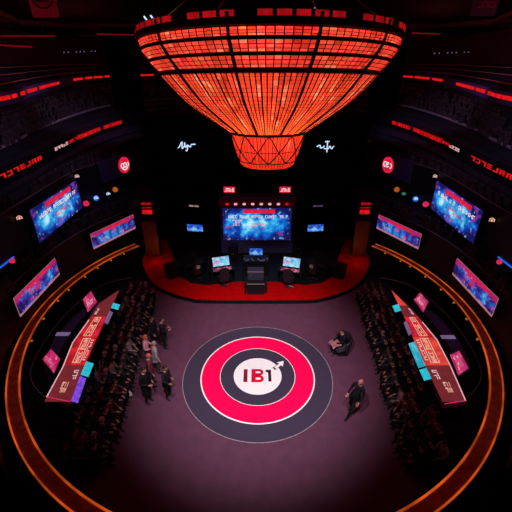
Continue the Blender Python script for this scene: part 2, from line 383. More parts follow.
# tiers -----------------------------------------------------------------------
C1 = spline([(-7.3, -4.9), (-9.4, -2.0), (-10.6, 1.2), (-10.65, 5.4), (-9.9, 8.5), (-8.25, 11.7), (-8.0, 12.8)])
C2 = spline([(-9.6, -6.0), (-11.3, -2.0), (-11.3, 5.0), (-11.25, 10.6), (-10.35, 13.2), (-9.8, 15.2), (-8.6, 18.5)])
C3 = spline([(-13.6, -4), (-13.7, 7.9), (-13.9, 12.5), (-14.4, 17), (-14.3, 23.4), (-13, 30), (-9, 36), (0, 39)])
C4 = spline([(-14.4, -4), (-14.9, 10.4), (-16.3, 17.5), (-17, 26.4), (-16.6, 33), (-14.5, 38), (-9, 43), (0, 45)])
C5 = spline([(-15.0, -4), (-16.2, 13.7), (-18.2, 20.8), (-21, 31), (-23.3, 43), (-21.5, 52), (-13, 59), (0, 62)])
C6 = spline([(-17.5, -4), (-19.2, 13.7), (-21.2, 21.5), (-24.2, 32), (-26.4, 44), (-24, 55), (-15, 63), (0, 66)])
CX = spline([(-20.5, -6), (-22, 13.7), (-24, 21.5), (-27, 32), (-29.4, 44), (-27, 58), (-17, 67), (0, 70)])
def on_curve(cv, z, px, s):
    """point of a plan curve seen at survey column px, and its tangent"""
    pts = mirror(cv, -s) if s > 0 else cv
    best = None
    for a, b in zip(pts, pts[1:]):
        for j in range(8):
            q = a.lerp(b, j/8); v = Vector((q.x, q.y, z)) - CAM
            dep = v.y*cos(PITCH) - v.z*sin(PITCH)
            if dep < 1: continue
            e = abs(256 + F_PX*v.x/dep - px)
            if best is None or e < best[0]: best = (e, Vector((q.x, q.y, z)), (b-a).normalized())
    return best[1], best[2]
for s in (-1, 1):
    nm = 'left' if s < 0 else 'right'
    X = lambda c: mirror(c, 1) if s < 0 else mirror(c, -1)
    q = -1 if s > 0 else 1                      # ribbon outward sign
    c1, c2, c3, c4, c5, c6, cx = map(X, (C1, C2, C3, C4, C5, C6, CX))
    struct('wall_lower_balcony_'+nm, ribbon(bmesh.new(), c1, .0, 3.25, .15, q), 'fascia')
    struct('trim_lower_rail_'+nm, ribbon(bmesh.new(), c1, 3.25, 3.29, .05, q), 'rail_dim')
    struct('floor_lower_seats_'+nm, terrace(bmesh.new(), c1, 3.1, c2, 3.5, 2), 'bank')
    struct('wall_middle_balcony_'+nm, ribbon(bmesh.new(), c2, 3.3, 5.95, .15, q), 'fascia')
    struct('trim_middle_rail_'+nm, ribbon(bmesh.new(), c2, 5.95, 6.0, .05, q), 'rail_dim')
    m2 = c2 + [c2[-1]]*(len(c3)-len(c2))
    struct('floor_middle_seats_'+nm, terrace(bmesh.new(), m2, 5.6, c3, 6.1, 3), 'bank')
    struct('wall_upper_balcony_'+nm, ribbon(bmesh.new(), c3, 5.9, 6.95, .15, q), 'fascia')
    struct('floor_upper_seats_'+nm, terrace(bmesh.new(), c3, 6.9, c4, 7.4, 2), 'bank')
    struct('trim_upper_rail_'+nm, ribbon(bmesh.new(), c4, 7.42, 7.56, .12, q), 'rail')
    struct('floor_high_seats_'+nm, terrace(bmesh.new(), c4, 7.4, c5, 9.4, 6), 'bank')
    struct('wall_high_balcony_'+nm, ribbon(bmesh.new(), c5, 9.3, 10.2, .15, q), 'navy')
    struct('floor_top_seats_'+nm, terrace(bmesh.new(), c5, 10.1, c6, 11.3, 5), 'bank')
    for j, (t, z) in enumerate(((.2, 10.55), (.5, 10.98), (.85, 11.42))):
        row = [a.lerp(b, t) for a, b in zip(c5, c6)]
        struct('trim_top_row_%s_%d' % (nm, j+1), ribbon(bmesh.new(), row, z, z+.07, .06, q), 'row_line')
    struct('wall_top_'+nm, ribbon(bmesh.new(), cx, 10.5, 15.2, .2, q), 'beam')
    struct('floor_top_walk_'+nm, terrace(bmesh.new(), c6, 11.3, cx, 11.6, 1), 'bank')
    # dim distant audience, uncountable
    for (ca, za, cb, zb, n, lab, dens) in ((c1, 3.15, c2, 3.5, 2, 'lower', 70), (m2, 5.65, c3, 6.1, 3, 'middle', 90), (c4, 7.5, c5, 9.4, 6, 'upper', 700)):
        bm = bmesh.new(); L = len(ca)
        for _ in range(dens):
            if lab == 'upper' and noise.noise((_*.05, za, s)) < -.15: continue
            i = rnd.uniform(2, L-2) if lab == 'lower' else rnd.uniform(2, L*.86); i0 = int(i); f = i-i0
            row = rnd.randint(0, n-3) if lab == 'upper' else 0; t = (row+.5)/n
            a = ca[i0].lerp(ca[i0+1], f); b = cb[i0].lerp(cb[i0+1], f); p = a.lerp(b, t); z = za + (zb-za)*row/n
            bmesh.ops.create_icosphere(bm, subdivisions=1, radius=.12, matrix=Matrix.Translation((p.x, p.y, z+.60)) @ Matrix.Diagonal((1, 1, 1.2, 1)))
            bmesh.ops.create_cone(bm, cap_ends=True, segments=6, radius1=.24, radius2=.12, depth=.5, matrix=Matrix.Translation((p.x, p.y, z+.25)))
        stuff('distant_audience', bm, 'crowd', 'dim distant audience in the dark %s tier on the %s side' % (lab, nm), 'audience')
struct('ceiling', B((0, 28, 15.25), (70, 90, .2)), 'ceil')
struct('wall_far', B((0, 73, 8), (60, .3, 16)), 'curtain')
for s, nm in ((-1, 'left'), (1, 'right')):
    struct('wall_pillar_'+nm, B((s*14.2, 33, 7.6), (2.6, 2.4, 15.2)), 'curtain')
bn = 0
for (x0, y0, x1, y1) in ((-24, 20, -9, 44), (-26, 30, 26, 30), (9, 44, 24, 20), (-24, 46, 24, 46), (-14, 8, -22, 30), (14, 8, 22, 30)):
    bn += 1; bm = bmesh.new(); a, b = Vector((x0, y0, 14.95)), Vector((x1, y1, 14.95)); d = b-a
    box(bm, (a+b)/2, (d.length, .35, .3), math.atan2(d.y, d.x)); struct('trim_ceiling_beam_%d' % bn, bm, 'beam')

# ------------------------------------------------------------------ red sign strips on the tiers
NUM = ('first', 'second', 'third', 'fourth', 'fifth', 'sixth', 'seventh', 'eighth', 'ninth', 'tenth', 'eleventh', 'twelfth', 'thirteenth', 'fourteenth', 'fifteenth', 'sixteenth', 'seventeenth', 'eighteenth', 'nineteenth', 'twentieth', 'twenty-first', 'twenty-second')
def strip_on(cv, z, px0, px1, h, s):
    a, _ = on_curve(cv, z, px0, s); b, _ = on_curve(cv, z, px1, s)
    n = (b-a).cross(Vector((0, 0, 1))).normalized()
    if n.dot(CAM - a) < 0: n = -n
    if px0 > px1: a, b = b, a
    o = n*.10
    return [a+o+Vector((0, 0, -h/2)), b+o+Vector((0, 0, -h/2)), b+o+Vector((0, 0, h/2)), a+o+Vector((0, 0, h/2))]
HI = {-1: [(-7, 9), (11, 24), (26.5, 36), (38.5, 48), (49, 58.5), (73, 82), (84.5, 91.5), (93.5, 102), (104, 112), (138, 154)],
      1: [(404, 413), (415, 430), (433, 443), (457, 475), (477, 486), (489, 502), (503.5, 514), (350, 372)]}
for s, nm in ((-1, 'left'), (1, 'right')):
    for i, (a, b) in enumerate(sorted(HI[s], key=lambda t: t[0]*s)):
        p = strip_on(C5, 9.85, a, b, .24, s)
        tag(obj('light_bar', plate(bmesh.new(), p, thick=.06), 'e_red'), '%s short red light bar from the far end of the high %s balcony' % (NUM[i], nm), 'light bar', 'red light bars on the high balconies')
# lettered red signs on the upper balcony fronts
LOW = {-1: [(-3, 40, 7, 0, 'e_red', 'red lettered sign nearest the frame edge on the upper left balcony front'), (53, 76, 9, 2, 'e_white', 'white and red lettered sign on the upper left balcony front'), (77, 99, 5, 0, 'e_red', 'red lettered sign second farthest back on the upper left balcony front'), (103, 121, 4, 0, 'e_red', 'red lettered sign farthest back on the upper left balcony front')],
       1: [(472, 515, 7, 0, 'e_red', 'red lettered sign nearest the frame edge on the upper right balcony front'), (444, 461, 7, 2, 'e_white', 'white and red lettered sign on the upper right balcony front'), (414, 443, 6, 0, 'e_red', 'red lettered sign second farthest back on the upper right balcony front'), (393, 411, 4, 0, 'e_red', 'red lettered sign farthest back on the upper right balcony front')]}
for s in (-1, 1):
    for j, (a, b, nc, tw, lm, lab) in enumerate(LOW[s]):
        p = strip_on(C3, 6.5, a, b, .46 if j == 0 else .36, s); c = (Vector(p[0])+Vector(p[1]))/2
        t = thing('balcony_sign', lab, 'sign', (0, 0, 0), 0, None)
        obj('backing', plate(bmesh.new(), sub(p, 0, .05, 1, .95), thick=.05), 'e_redlow' if j >= 2 else 'black', t)
        for k in range(nc):
            kk = k if s < 0 else nc-1-k
            obj('letter', glyphs(bmesh.new(), sub(p, k/nc, .08, (k+1)/nc, .92), 1, 1, 1.0, .03, seed=40+j*9+k, margin=.11), 'e_red' if not tw or kk > nc*.55 else 'e_palepink', t)

# ------------------------------------------------------------------ LED screens on the balconies
def led_screen(name, lab, p, mat, seed, band=True, group=None, rows=True):
    c = (Vector(p[0])+Vector(p[1]))/2; t = thing(name, lab, 'screen', c, 0, group)
    p = [Vector(q)-c for q in p]
    n = (p[1]-p[0]).cross(p[3]-p[0]).normalized()
    obj('housing', plate(bmesh.new(), sub(p, -.025, -.05, 1.025, 1.05, -.03), thick=.12), 'black', t)
    d = obj('display', plate(bmesh.new(), p, thick=.03), mat, t)
    if band:
        obj('title_band', plate(bmesh.new(), sub(p, .26, .80, .82, .95, .012), thick=.012), 'e_disc', d)
        obj('title_lettering', glyphs(bmesh.new(), sub(p, .30, .82, .78, .93, .014), 11, 1, .9, .006, seed), 'e_pink', d)
    if rows:
        obj('caption', glyphs(bmesh.new(), sub(p, .10, .60, .92, .76, .012), 20, 1, .75, .006, seed+1), 'e_white', d)
        obj('caption', glyphs(bmesh.new(), sub(p, .38, .34, .66, .52, .012), 7, 2, .8, .006, seed+2), 'e_disc', d)
    return t
def quad_up(a, b, z0, z1): return [(a[0], a[1], z0), (b[0], b[1], z0), (b[0], b[1], z1), (a[0], a[1], z1)]
led_screen('led_screen', 'large blue screen on the left middle balcony', quad_up((-11.02, 5.45), (-10.98, 10.5), 3.78, 5.55), 'big_screen', 3)
led_screen('led_screen', 'large blue screen on the right middle balcony', quad_up((11.0, 10.4), (11.0, 5.35), 3.78, 5.55), 'big_screen', 8)
led_screen('led_screen', 'low wide screen on the left lower balcony nearer the frame edge', quad_up((-10.40, 1.65), (-10.40, 5.3), 2.0, 2.98), 'low_screen', 13, rows=False)
led_screen('led_screen', 'low wide screen on the left lower balcony, the one nearer the stage', quad_up((-9.72, 8.2), (-8.12, 11.3), 2.0, 3.0), 'low_screen_b', 17, rows=False)
led_screen('led_screen', 'low wide screen on the right lower balcony, the one nearer the frame edge', quad_up((10.40, 5.3), (10.40, 1.65), 2.0, 2.98), 'low_screen', 19, rows=False)
led_screen('led_screen', 'low wide screen on the right lower balcony, the one nearer the stage', quad_up((8.12, 11.3), (9.72, 8.2), 2.0, 3.0), 'low_screen_b', 23, rows=False)

# navy panels with the round red sign
for s, nm, g in ((-1, 'left', 7), (1, 'right', 9)):
    a, b = Vector((s*10.2, 12.4, 0)), Vector((s*8.5, 16.6, 0))
    if s > 0: a, b = b, a
    p = quad_up(a, b, 4.75, 6.2); c = Vector(p[0])*.5 + Vector(p[1])*.5
    t = thing('sign_panel', 'navy panel with a round red sign above the %s coloured badges' % nm, 'sign', c)
    p = [Vector(q)-c for q in p]; n = (p[1]-p[0]).cross(p[3]-p[0]).normalized()
    obj('panel', plate(bmesh.new(), p, thick=.08), 'navy', t)
    R = n.to_track_quat('Z', 'Y').to_matrix().to_4x4(); ctr = Vector((0, .0, .72))
    ds = obj('round_sign', cyl(bmesh.new(), ctr + n*.03, .56, .05, 48, mat=R), 'e_disc', t)
    bm = bmesh.new(); e1 = (p[1]-p[0]).normalized(); e2 = Vector((0, 0, 1))
    tube(bm, [ctr + n*.06 + e1*.47*cos(j*PI/20) + e2*.47*sin(j*PI/20) for j in range(40)], .022, 6, True)
    obj('rim_line', bm, 'e_pink', ds)
    bm = bmesh.new()
    def arc(cx, cy, r, a0, a1, w=.04):
        tube(bm, [ctr + n*.07 + e1*(cx + r*cos(math.radians(a0+(a1-a0)*j/10))) + e2*(cy + r*sin(math.radians(a0+(a1-a0)*j/10))) for j in range(11)], w, 6)
    if s < 0:
        arc(-.20, 0, .16, 60, 300); arc(.04, 0, .15, 0, 360); arc(.26, 0, .14, -70, 70); arc(0, -.02, .30, 200, 330)
    else:
        arc(-.22, .02, .17, 70, 290); arc(.02, .03, .15, 40, 330); arc(.28, 0, .16, -80, 80); arc(0, .10, .06, 0, 360)
    obj('lettering', bm, 'e_white', ds)
# coloured badges
def place_on(cv, px, py, z0, z1):
    s = -1 if px < 256 else 1; best = None
    for i in range(60):
        z = z0 + (z1-z0)*i/59; q, _ = on_curve(cv, z, px, s); v = q - CAM
        dep = v.y*cos(PITCH) - v.z*sin(PITCH); up = v.y*sin(PITCH) + v.z*cos(PITCH); e = abs(256 - F_PX*up/dep - py)
        if best is None or e < best[0]: best = (e, q)
    return best[1]
def badge(pxy, z, col, inner, lab, r=.19):
    c = place_on(C2, *pxy, 2.9, 6.3); h = Vector((CAM.x-c.x, CAM.y-c.y, 0)).normalized(); c = c + h*.22; d = (CAM-c); d.z *= .35; d.normalize()
    R = d.to_track_quat('Z', 'Y').to_matrix().to_4x4()
    t = thing('badge', lab, 'badge', c, 0, 'small lit badges on the balconies')
    obj('plate', cyl(bmesh.new(), (0, 0, 0), r, .05, 8, mat=R), col, t)
    bm = bmesh.new(); box(bm, d*.04, (.5*r, .55*r, .03), mat=R); tube(bm, [d*.04 + R.to_3x3() @ Vector((r*.6*cos(a*PI/3-.5), r*.6*sin(a*PI/3-.5), 0)) for a in range(5)], .025, 5)
    obj('symbol', bm, inner, t)
for s, nm, L in ((-1, 'left', [((86, 202), 'e_pink', 'e_disc', 'red'), ((96, 197), 'e_blue', 'e_bluewhite', 'blue'), ((108, 193), 'steel', 'e_bluewhite', 'white'), ((115, 189), 'e_amber', 'e_orange', 'orange')]),
                 (1, 'right', [((426, 203), 'e_pink', 'e_disc', 'red'), ((416, 198), 'e_blue', 'e_bluewhite', 'blue'), ((404, 193), 'steel', 'e_green', 'green'), ((397, 189), 'e_amber', 'e_orange', 'orange')])):
    for p, a, b, cn in L: badge(p, 3.95, a, b, 'small lit %s badge under the round red sign on the %s' % (cn, nm))
for p, z, a, b, lab in (((19, 217), 5.0, 'black', 'e_peach', 'small peach lit badge beside the large left screen'), ((77, 176), 5.8, 'black', 'e_palepink', 'small ring shaped badge at the back top corner of the large left screen'),
                        ((492, 218), 5.0, 'black', 'e_peach', 'small peach lit badge beside the large right screen'), ((435, 176), 5.8, 'black', 'e_palepink', 'small ring shaped badge at the back top corner of the large right screen'),
                        ((11, 260), 3.6, 'e_pink', 'e_disc', 'small pink lamp below the large left screen'), ((500, 260), 3.6, 'e_pink', 'e_disc', 'small pink lamp below the large right screen')):
    badge(p, z, a, b, lab, .12 if 'lamp' in lab else .19)

for px0, px1, py, lab in ((-2, 12, 257, 'left'), (500, 514, 257, 'right')):
    z = place_on(C2, px0 if px0 > 256 else px1, py, 2.9, 6.3).z
    tag(obj('light_bar', plate(bmesh.new(), strip_on(C2, z, px0, px1, .06, -1 if px0 < 256 else 1), thick=.06), 'e_blue'), 'short blue light bar below the large %s screen' % lab, 'light bar')
for px0, py0, px1, py1, Y, lab in ((-3, 45, 32, 47, 18, 'faint red light line under the ceiling at the left frame edge'), (97, 34, 134, 35, 26, 'faint red light line under the ceiling left of the chandelier rim'), (-3, 36, 55, 36, 24, 'faint red light line below the dull red banner'), (412, 33, 440, 34, 26, 'faint red light line under the ceiling right of the chandelier rim')):
    a, b = aty(px0, py0, Y), aty(px1, py1, Y); o = tag(obj('light_line', tube(bmesh.new(), [a, b], .05, 6), 'e_reddark'), lab, 'light line')
    for f in (.2, .8): q = a.lerp(b, f); obj('hanger', tube(bmesh.new(), [q, (q.x, q.y, 15.15)], .015, 4), 'black', o)
# banners hanging from the ceiling
for px0, px1, py, Y, m1, m2, lab in ((33, 59.5, 17.5, 8, 'banner', 'banner_dark', 'dull red banner with a round print hanging at the top left'), (470, 495, 16, 8, 'banner_v', 'banner', 'dull violet banner with red writing hanging at the top right')):
    a, b = aty(px0, py, Y), aty(px1, py, Y); t = thing('hanging_banner', lab, 'banner', (a.x, Y, a.z))
    w = b.x-a.x; h = 15.15-a.z
    obj('cloth', plate(bmesh.new(), [(0, 0, 0), (w, 0, 0), (w*1.03, 0, h), (-.03*w, 0, h)], thick=.03), m1, t)
    bm = bmesh.new()
    if m1 == 'banner':
        tube(bm, [(w/2 + w*.38*cos(j*PI/16), -.03, w*.62 + w*.34*sin(j*PI/16)) for j in range(32)], .03, 6, True); glyphs(bm, [(w*.25, -.01, w*.45), (w*.75, -.01, w*.45), (w*.75, -.01, w*.8), (w*.25, -.01, w*.8)], 4, 2, 1, .02, 5)
    else: glyphs(bm, [(w*.2, -.01, w*.25), (w*.9, -.01, w*.25), (w*.9, -.01, w*.5), (w*.2, -.01, w*.5)], 6, 1, 1, .02, 6)
    obj('print', bm, m2, t)

# ================================================================== CHANDELIER
CH = Vector((.45, 3.5, 0))
ch = thing('chandelier', 'huge glowing red bowl shaped chandelier with dark ribs above the stage', 'chandelier', (CH.x, CH.y-.17, 8.26)); ch.rotation_euler = (-.060, 0, .0); ch.scale = (1.01, 1.01, .955)
ZO = -8.2
def surf(prof, a0, a1, nu, per=4):
    """lathe sector with UVs; prof is [(r, z)]"""
    bm = bmesh.new(); uvl = bm.loops.layers.uv.verify(); P = [(Vector((r, z, 0))) for r, z in prof]
    V = [[bm.verts.new((p.x*cos(a0+(a1-a0)*i/nu), p.x*sin(a0+(a1-a0)*i/nu), p.y+ZO)) for i in range(nu+1)] for p in P]; n = len(P)-1
    for j in range(n):
        for i in range(nu):
            f = bm.faces.new((V[j][i], V[j][i+1], V[j+1][i+1], V[j+1][i]))
            for l, uv in zip(f.loops, ((i/nu, j/n), ((i+1)/nu, j/n), ((i+1)/nu, (j+1)/n), (i/nu, (j+1)/n))): l[uvl].uv = uv
    return bm
levels = [(4.38, 12.66), (4.32, 12.38), (4.10, 12.03), (3.80, 11.66)]
bowl = [(3.80, 11.62), (3.50, 11.26), (3.02, 10.74), (2.55, 10.36), (2.14, 10.06), (1.80, 9.82), (1.50, 9.60)]
def fine(prof, k):
    sp = spline(prof, k); return [(p.x, p.y) for p in sp]
rib_a = [math.radians(15 + 30*i) for i in range(12)]
for i in range(12):
    a0, a1 = rib_a[i], rib_a[i] + math.radians(30)
    for j in range(3):
        (r0, z0), (r1, z1) = levels[j], levels[j+1]
        obj('upper_panel', surf([(r0, z0-.03), ((r0+r1)/2+.01, (z0+z1)/2), (r1, z1+.03)], a0, a1, 8), 'shade_top', ch)
    obj('bowl_panel', surf(fine(bowl, 3), a0, a1, 10), 'shade_bowl', ch, smooth=True)
    a = a0
    bm = bmesh.new(); tube(bm, [((r+.02)*cos(a), (r+.02)*sin(a), z+ZO) for r, z in [(4.42, 12.95)] + levels + fine(bowl, 2)], [.055]*5 + [.045]*13, 6)
    obj('rib', bm, 'rib', ch)
    bm = bmesh.new()
    for f in (1/3, 2/3):
        aa = a0 + math.radians(30)*f; tube(bm, [((r+.012)*cos(aa), (r+.012)*sin(aa), z+ZO) for r, z in fine(bowl, 2)], .018, 5)
    obj('thin_rib', bm, 'rib', ch)
def hoop(r, z, t, seg=96): return tube(bmesh.new(), [(r*cos(2*PI*i/seg), r*sin(2*PI*i/seg), z+ZO) for i in range(seg)], t, 8, True)
for r, z, t in ((4.40, 12.72, .085), (4.34, 12.38, .05), (4.12, 12.03, .05), (3.82, 11.64, .075), (1.50, 9.58, .05)):
    obj('hoop', hoop(r, z, t), 'rib', ch)
obj('rim_band', annulus(bmesh.new(), (0, 0), 4.36, 4.42, 12.78+ZO, 13.0+ZO, 96), 'rib', ch)
ns = 60
for i in range(ns):
    if i % 10 in (3, 9): continue
    obj('rim_light', annulus(bmesh.new(), (0, 0), 4.425, 4.44, 12.84+ZO, 12.98+ZO, 4, 2*PI*i/ns+.012, 2*PI*(i+1)/ns-.012), 'e_redlow', ch)
neck = [(1.42, 9.54), (1.30, 9.1), (1.20, 8.75), (1.10, 8.48)]
nk = obj('neck_shade', surf(neck, 0, 2*PI, 64), 'shade_neck', ch, smooth=True)
base = obj('base_band', surf([(1.10, 8.48), (1.06, 8.34), (.96, 8.24), (.0, 8.22)], 0, 2*PI, 64), 'shade_neck', ch, smooth=True)
bm = bmesh.new()
for i in range(10):
    for d in (1, -1):
        a0 = 2*PI*i/10 + PI/2; tube(bm, [((r+.015)*cos(a0+d*PI/5*t), (r+.015)*sin(a0+d*PI/5*t), z+ZO) for (r, z), t in zip(fine(neck, 3), [q/9 for q in range(10)])], .022, 5)
obj('lattice', bm, 'rib', nk)
obj('hoop', hoop(1.11, 8.47, .018, 64), 'rib', ch)
bm = bmesh.new()
for i in range(4):
    a = PI/4 + i*PI/2; tube(bm, [(4.2*cos(a), 4.2*sin(a), 13+ZO), (1.2*cos(a), 1.2*sin(a), 15.1+ZO)], .03, 5)
cyl(bm, (0, 0, 15.1+ZO), 1.3, .12, 24); obj('suspension', bm, 'rib', ch)

# ================================================================== STAGE THINGS
ST = .25
# main screen tower
t = thing('stage_screen', 'big bright blue stage screen with a red strip of lamps on its housing', 'screen', (.07, 11, ST))
obj('housing', B((0, .35, 2.05), (4.90, .7, 4.1), 0, .04), 'navy', t)
p = [(-2.25, -.02, 1.02), (2.25, -.02, 1.02), (2.25, -.02, 3.32), (-2.25, -.02, 3.32)]
d = obj('display', plate(bmesh.new(), p, thick=.03), 'main_screen', t)
obj('title_band', plate(bmesh.new(), sub(p, .30, .84, .76, .97, .012), thick=.01), 'e_disc', d)
obj('title_lettering', glyphs(bmesh.new(), sub(p, .32, .86, .74, .95, .013), 10, 1, .9, .006, 4), 'e_pink', d)
obj('caption', glyphs(bmesh.new(), sub(p, .08, .68, .95, .80, .012), 26, 1, .85, .006, 5), 'e_white', d)
obj('caption', glyphs(bmesh.new(), sub(p, .14, .46, .36, .66, .012), 6, 3, .8, .006, 6), 'e_white', d)
obj('caption', glyphs(bmesh.new(), sub(p, .42, .38, .62, .56, .012), 5, 2, .9, .006, 7), 'e_disc', d)
obj('lamp_strip', plate(bmesh.new(), [(-2.45, -.02, 3.45), (2.45, -.02, 3.45), (2.45, -.02, 3.80), (-2.45, -.02, 3.80)], thick=.05), 'maroon', t)
for i in range(8):
    x = -1.93 + i*.55; bm = cyl(bmesh.new(), (x, -.05, 3.60), .10, .06, 16, mat=Matrix.Rotation(PI/2, 4, 'X') @ Matrix.Diagonal((1.1, .7, 1, 1)))
    obj('strip_lamp', bm, 'e_palepink' if 1 <= i <= 6 else 'e_red', t)
for x, lab in ((-1.70, 'left'), (1.85, 'right')):
    z0 = ST+4.10
    s_ = thing('small_sign', 'small red and white lit sign on the %s top corner of the stage screen' % lab, 'sign', (x, 11.2, z0), 0, 'two small signs on top of the stage screen')
    obj('post', B((0, 0, .12), (.06, .06, .24)), 'black', s_)
    pp = [(-.36, -.06, .20), (.36, -.06, .20), (.36, -.06, .58), (-.36, -.06, .58)]
    obj('sign_face', plate(bmesh.new(), pp, thick=.06), 'e_disc', s_)
    obj('lettering', glyphs(bmesh.new(), sub(pp, .05, .1, .95, .9, .005), 4, 1, 1, .01, 31), 'e_white', s_)
# side screens on stands
for s, nm in ((-1, 'left'), (1, 'right')):
    c = aty(195 if s < 0 else 315.5, 228, 11.4); rz = s*-.3
    s_ = thing('stand_screen', 'small blue and yellow screen on a black stand on the %s of the stage' % nm, 'screen', (c.x, 11.4, ST), rz)
    obj('stand', box(box(bmesh.new(), (0, .06, (c.z-ST)/2), (.1, .1, c.z-ST)), (0, .06, .03), (.6, .5, .06)), 'black', s_)
    z = c.z-ST; sl = -.10*s*-1
    pp = [(-.52, -.03, z-.24-sl), (.52, -.03, z-.24+sl), (.52, -.03, z+.24+sl), (-.52, -.03, z+.24-sl)]
    obj('display', plate(bmesh.new(), pp, thick=.05), 'tiny_screen', s_)
    c = aty(194 if s < 0 else 318, 206, 13.2)
    pp = [(-.36, 0, -.07-sl*.6), (.36, 0, -.07+sl*.6), (.36, 0, .07+sl*.6), (-.36, 0, .07-sl*.6)]
    s_ = thing('name_plate', 'thin pale lettered strip above the small stand screen on the %s' % nm, 'sign', c, rz)
    obj('plate', plate(bmesh.new(), pp, thick=.04), 'charcoal', s_)
    obj('lettering', glyphs(bmesh.new(), sub(pp, 0, 0, 1, 1, .004), 8, 1, .9, .008, 51), 'e_palepink' if s < 0 else 'e_lilac', s_)
    obj('pole', B((0, .08, -c.z/2+ST/2), (.06, .06, c.z-ST)), 'black', s_)
# script signs on the backdrop
def script(px, py, strokes, lab):
    c = aty(px, py, 14.85); bm = bmesh.new()
    for st in strokes:
        sp = spline(st, 5) if len(st) > 2 else [Vector((*q, 0)) for q in st]
        tube(bm, [(q.x, 0, q.y) for q in sp], .042, 5)
    t = obj('script_sign', bm, 'e_bluewhite'); t.location = c; tag(t, lab, 'sign')
script(185, 146, [[(-.75, -.12), (-.45, -.1), (-.18, .28), (-.22, -.16), (-.05, 0), (.0, .24), (.03, -.1), (.2, .08), (.12, -.32), (.02, -.28)], [(.2, .06), (.38, -.06), (.45, .1), (.74, .12)]], 'white handwritten sign on the black backdrop left of the chandelier neck')
script(327, 147, [[(-.72, .02), (-.5, .12), (-.45, -.06), (-.25, .0), (-.2, .1)], [(0, .42), (.02, -.36)], [(-.16, .36), (.14, .38)], [(-.2, -.1), (.1, -.12), (.18, .06), (.34, -.12), (.45, .05), (.62, -.02), (.72, -.14), (.56, -.2)]], 'white handwritten sign on the black backdrop right of the chandelier neck')
# pillars beside the stage
for s, nm in ((-1, 'left'), (1, 'right')):
    t = thing('stage_pillar', 'brown lit panel pillar with red lamps at the %s edge of the stage' % nm, 'pillar', (s*6.98, 10.6, ST))
    obj('panel', B((0, .1, 1.25), (.95, .25, 2.5), 0, .02), 'brown', t)
    obj('upper_column', B((0, .3, 2.3), (1.0, .3, 4.6), 0, .02), 'black', t)
    for z, h, m in ((3.72, .13, 'e_redlow'), (3.45, .05, 'e_redlow'), (3.16, .26, 'e_red')):
        obj('lamp', B((0, .10, z), (.62, .12, h), 0, .02), m, t)
    c = aty(149.5 if s < 0 else 363, 139.5 if s < 0 else 141, 17.2)
    p = [c+Vector((-.45, 0, -.1)), c+Vector((.45, 0, -.1)), c+Vector((.45, 0, .12)), c+Vector((-.45, 0, .12))]
    u = thing('balcony_sign', 'small red sign at the far end of the %s middle balcony' % nm, 'sign', c); p = [q-c for q in p]
    obj('backing', plate(bmesh.new(), p, thick=.05), 'e_redlow', u); obj('lettering', glyphs(bmesh.new(), p, 5, 1, .9, .02, 61), 'e_red', u)
    obj('bracket', B((-s*-.5, .2, -.3), (.08, .3, .6)), 'black', u)

# gaming desks and chairs
def gaming_chair(lab, loc, rz, emblem=True):
    t = thing('gaming_chair', lab, 'chair', loc, rz, 'gaming chairs on the stage')
    bm = bmesh.new()
    for i in range(5):
        a = 2*PI*i/5; tube(bm, [(0, 0, .10), (.30*cos(a), .30*sin(a), .06)], .025, 5); bmesh.ops.create_uvsphere(bm, u_segments=6, v_segments=4, radius=.035, matrix=Matrix.Translation((.30*cos(a), .30*sin(a), .035)))
    cyl(bm, (0, 0, .25), .03, .32, 10); obj('base', bm, 'steel', t)
    obj('seat', B((0, 0, .47), (.54, .54, .12), 0, .04), 'seat_leather', t)
    bm = bmesh.new(); box(bm, (0, -.27, .92), (.52, .12, .82), 0, .05); box(bm, (-.25, -.22, .95), (.06, .14, .6), 0, .02); box(bm, (.25, -.22, .95), (.06, .14, .6), 0, .02)
    b_ = obj('backrest', bm, 'seat_leather', t)
    obj('headrest', B((0, -.20, 1.25), (.30, .08, .14), 0, .03), 'charcoal', b_)
    if emblem:
        bm = bmesh.new(); tube(bm, [(.1*cos(j*PI/8), -.335, 1.0+.1*sin(j*PI/8)) for j in range(16)], .014, 5, True); tube(bm, [(-.06, -.335, 1.04), (0, -.335, .95), (.06, -.335, 1.04)], .014, 5); obj('emblem', bm, 'paper', b_)
    for s in (-1, 1): obj('armrest', box(box(bmesh.new(), (s*.31, .02, .70), (.08, .30, .04)), (s*.31, 0, .56), (.04, .06, .26)), 'black', t)
    return t
def gaming_desk(lab, loc, rz, lit, w=1.5):
    t = thing('gaming_desk', lab, 'desk', loc, rz, None)
    obj('tabletop', B((0, 0, .74), (w, .75, .05), 0, .015), 'black', t)
    for s in (-1, 1): obj('leg', B((s*(w/2-.06), 0, .36), (.06, .66, .72)), 'black', t)
    obj('front_panel', B((0, .32, .42), (w-.14, .04, .56)), 'black', t)
    pad = obj('keyboard', plate(bmesh.new(), [(-.55, -.30, .775), (.55, -.30, .775), (.55, .05, .775), (-.55, .05, .775)], thick=.01), 'pc_desk' if lit else 'steel', t)
    return t
def monitor(lab, loc, rz, mat, w=.85, h=.5, tilt=.45):
    t = thing('monitor', lab, 'monitor', loc, rz); R = Matrix.Rotation(-tilt, 3, 'X')
    obj('stand', box(box(bmesh.new(), (0, .12, .008), (.3, .2, .016)), (0, .14, .17), (.05, .04, .32)), 'black', t)
    P = [R @ Vector(q) + Vector((0, .05, .32)) for q in ((-w/2, 0, -h/2), (w/2, 0, -h/2), (w/2, 0, h/2), (-w/2, 0, h/2))]
    obj('bezel', plate(bmesh.new(), sub(P, -.03, -.05, 1.03, 1.05, -.012), thick=.05), 'black', t)
    obj('display', plate(bmesh.new(), P, thick=.01), mat, t); return t
SEAT = [(-1, 'left', 222, 268, .28), (1, 'right', 290.5, 269, -.28)]
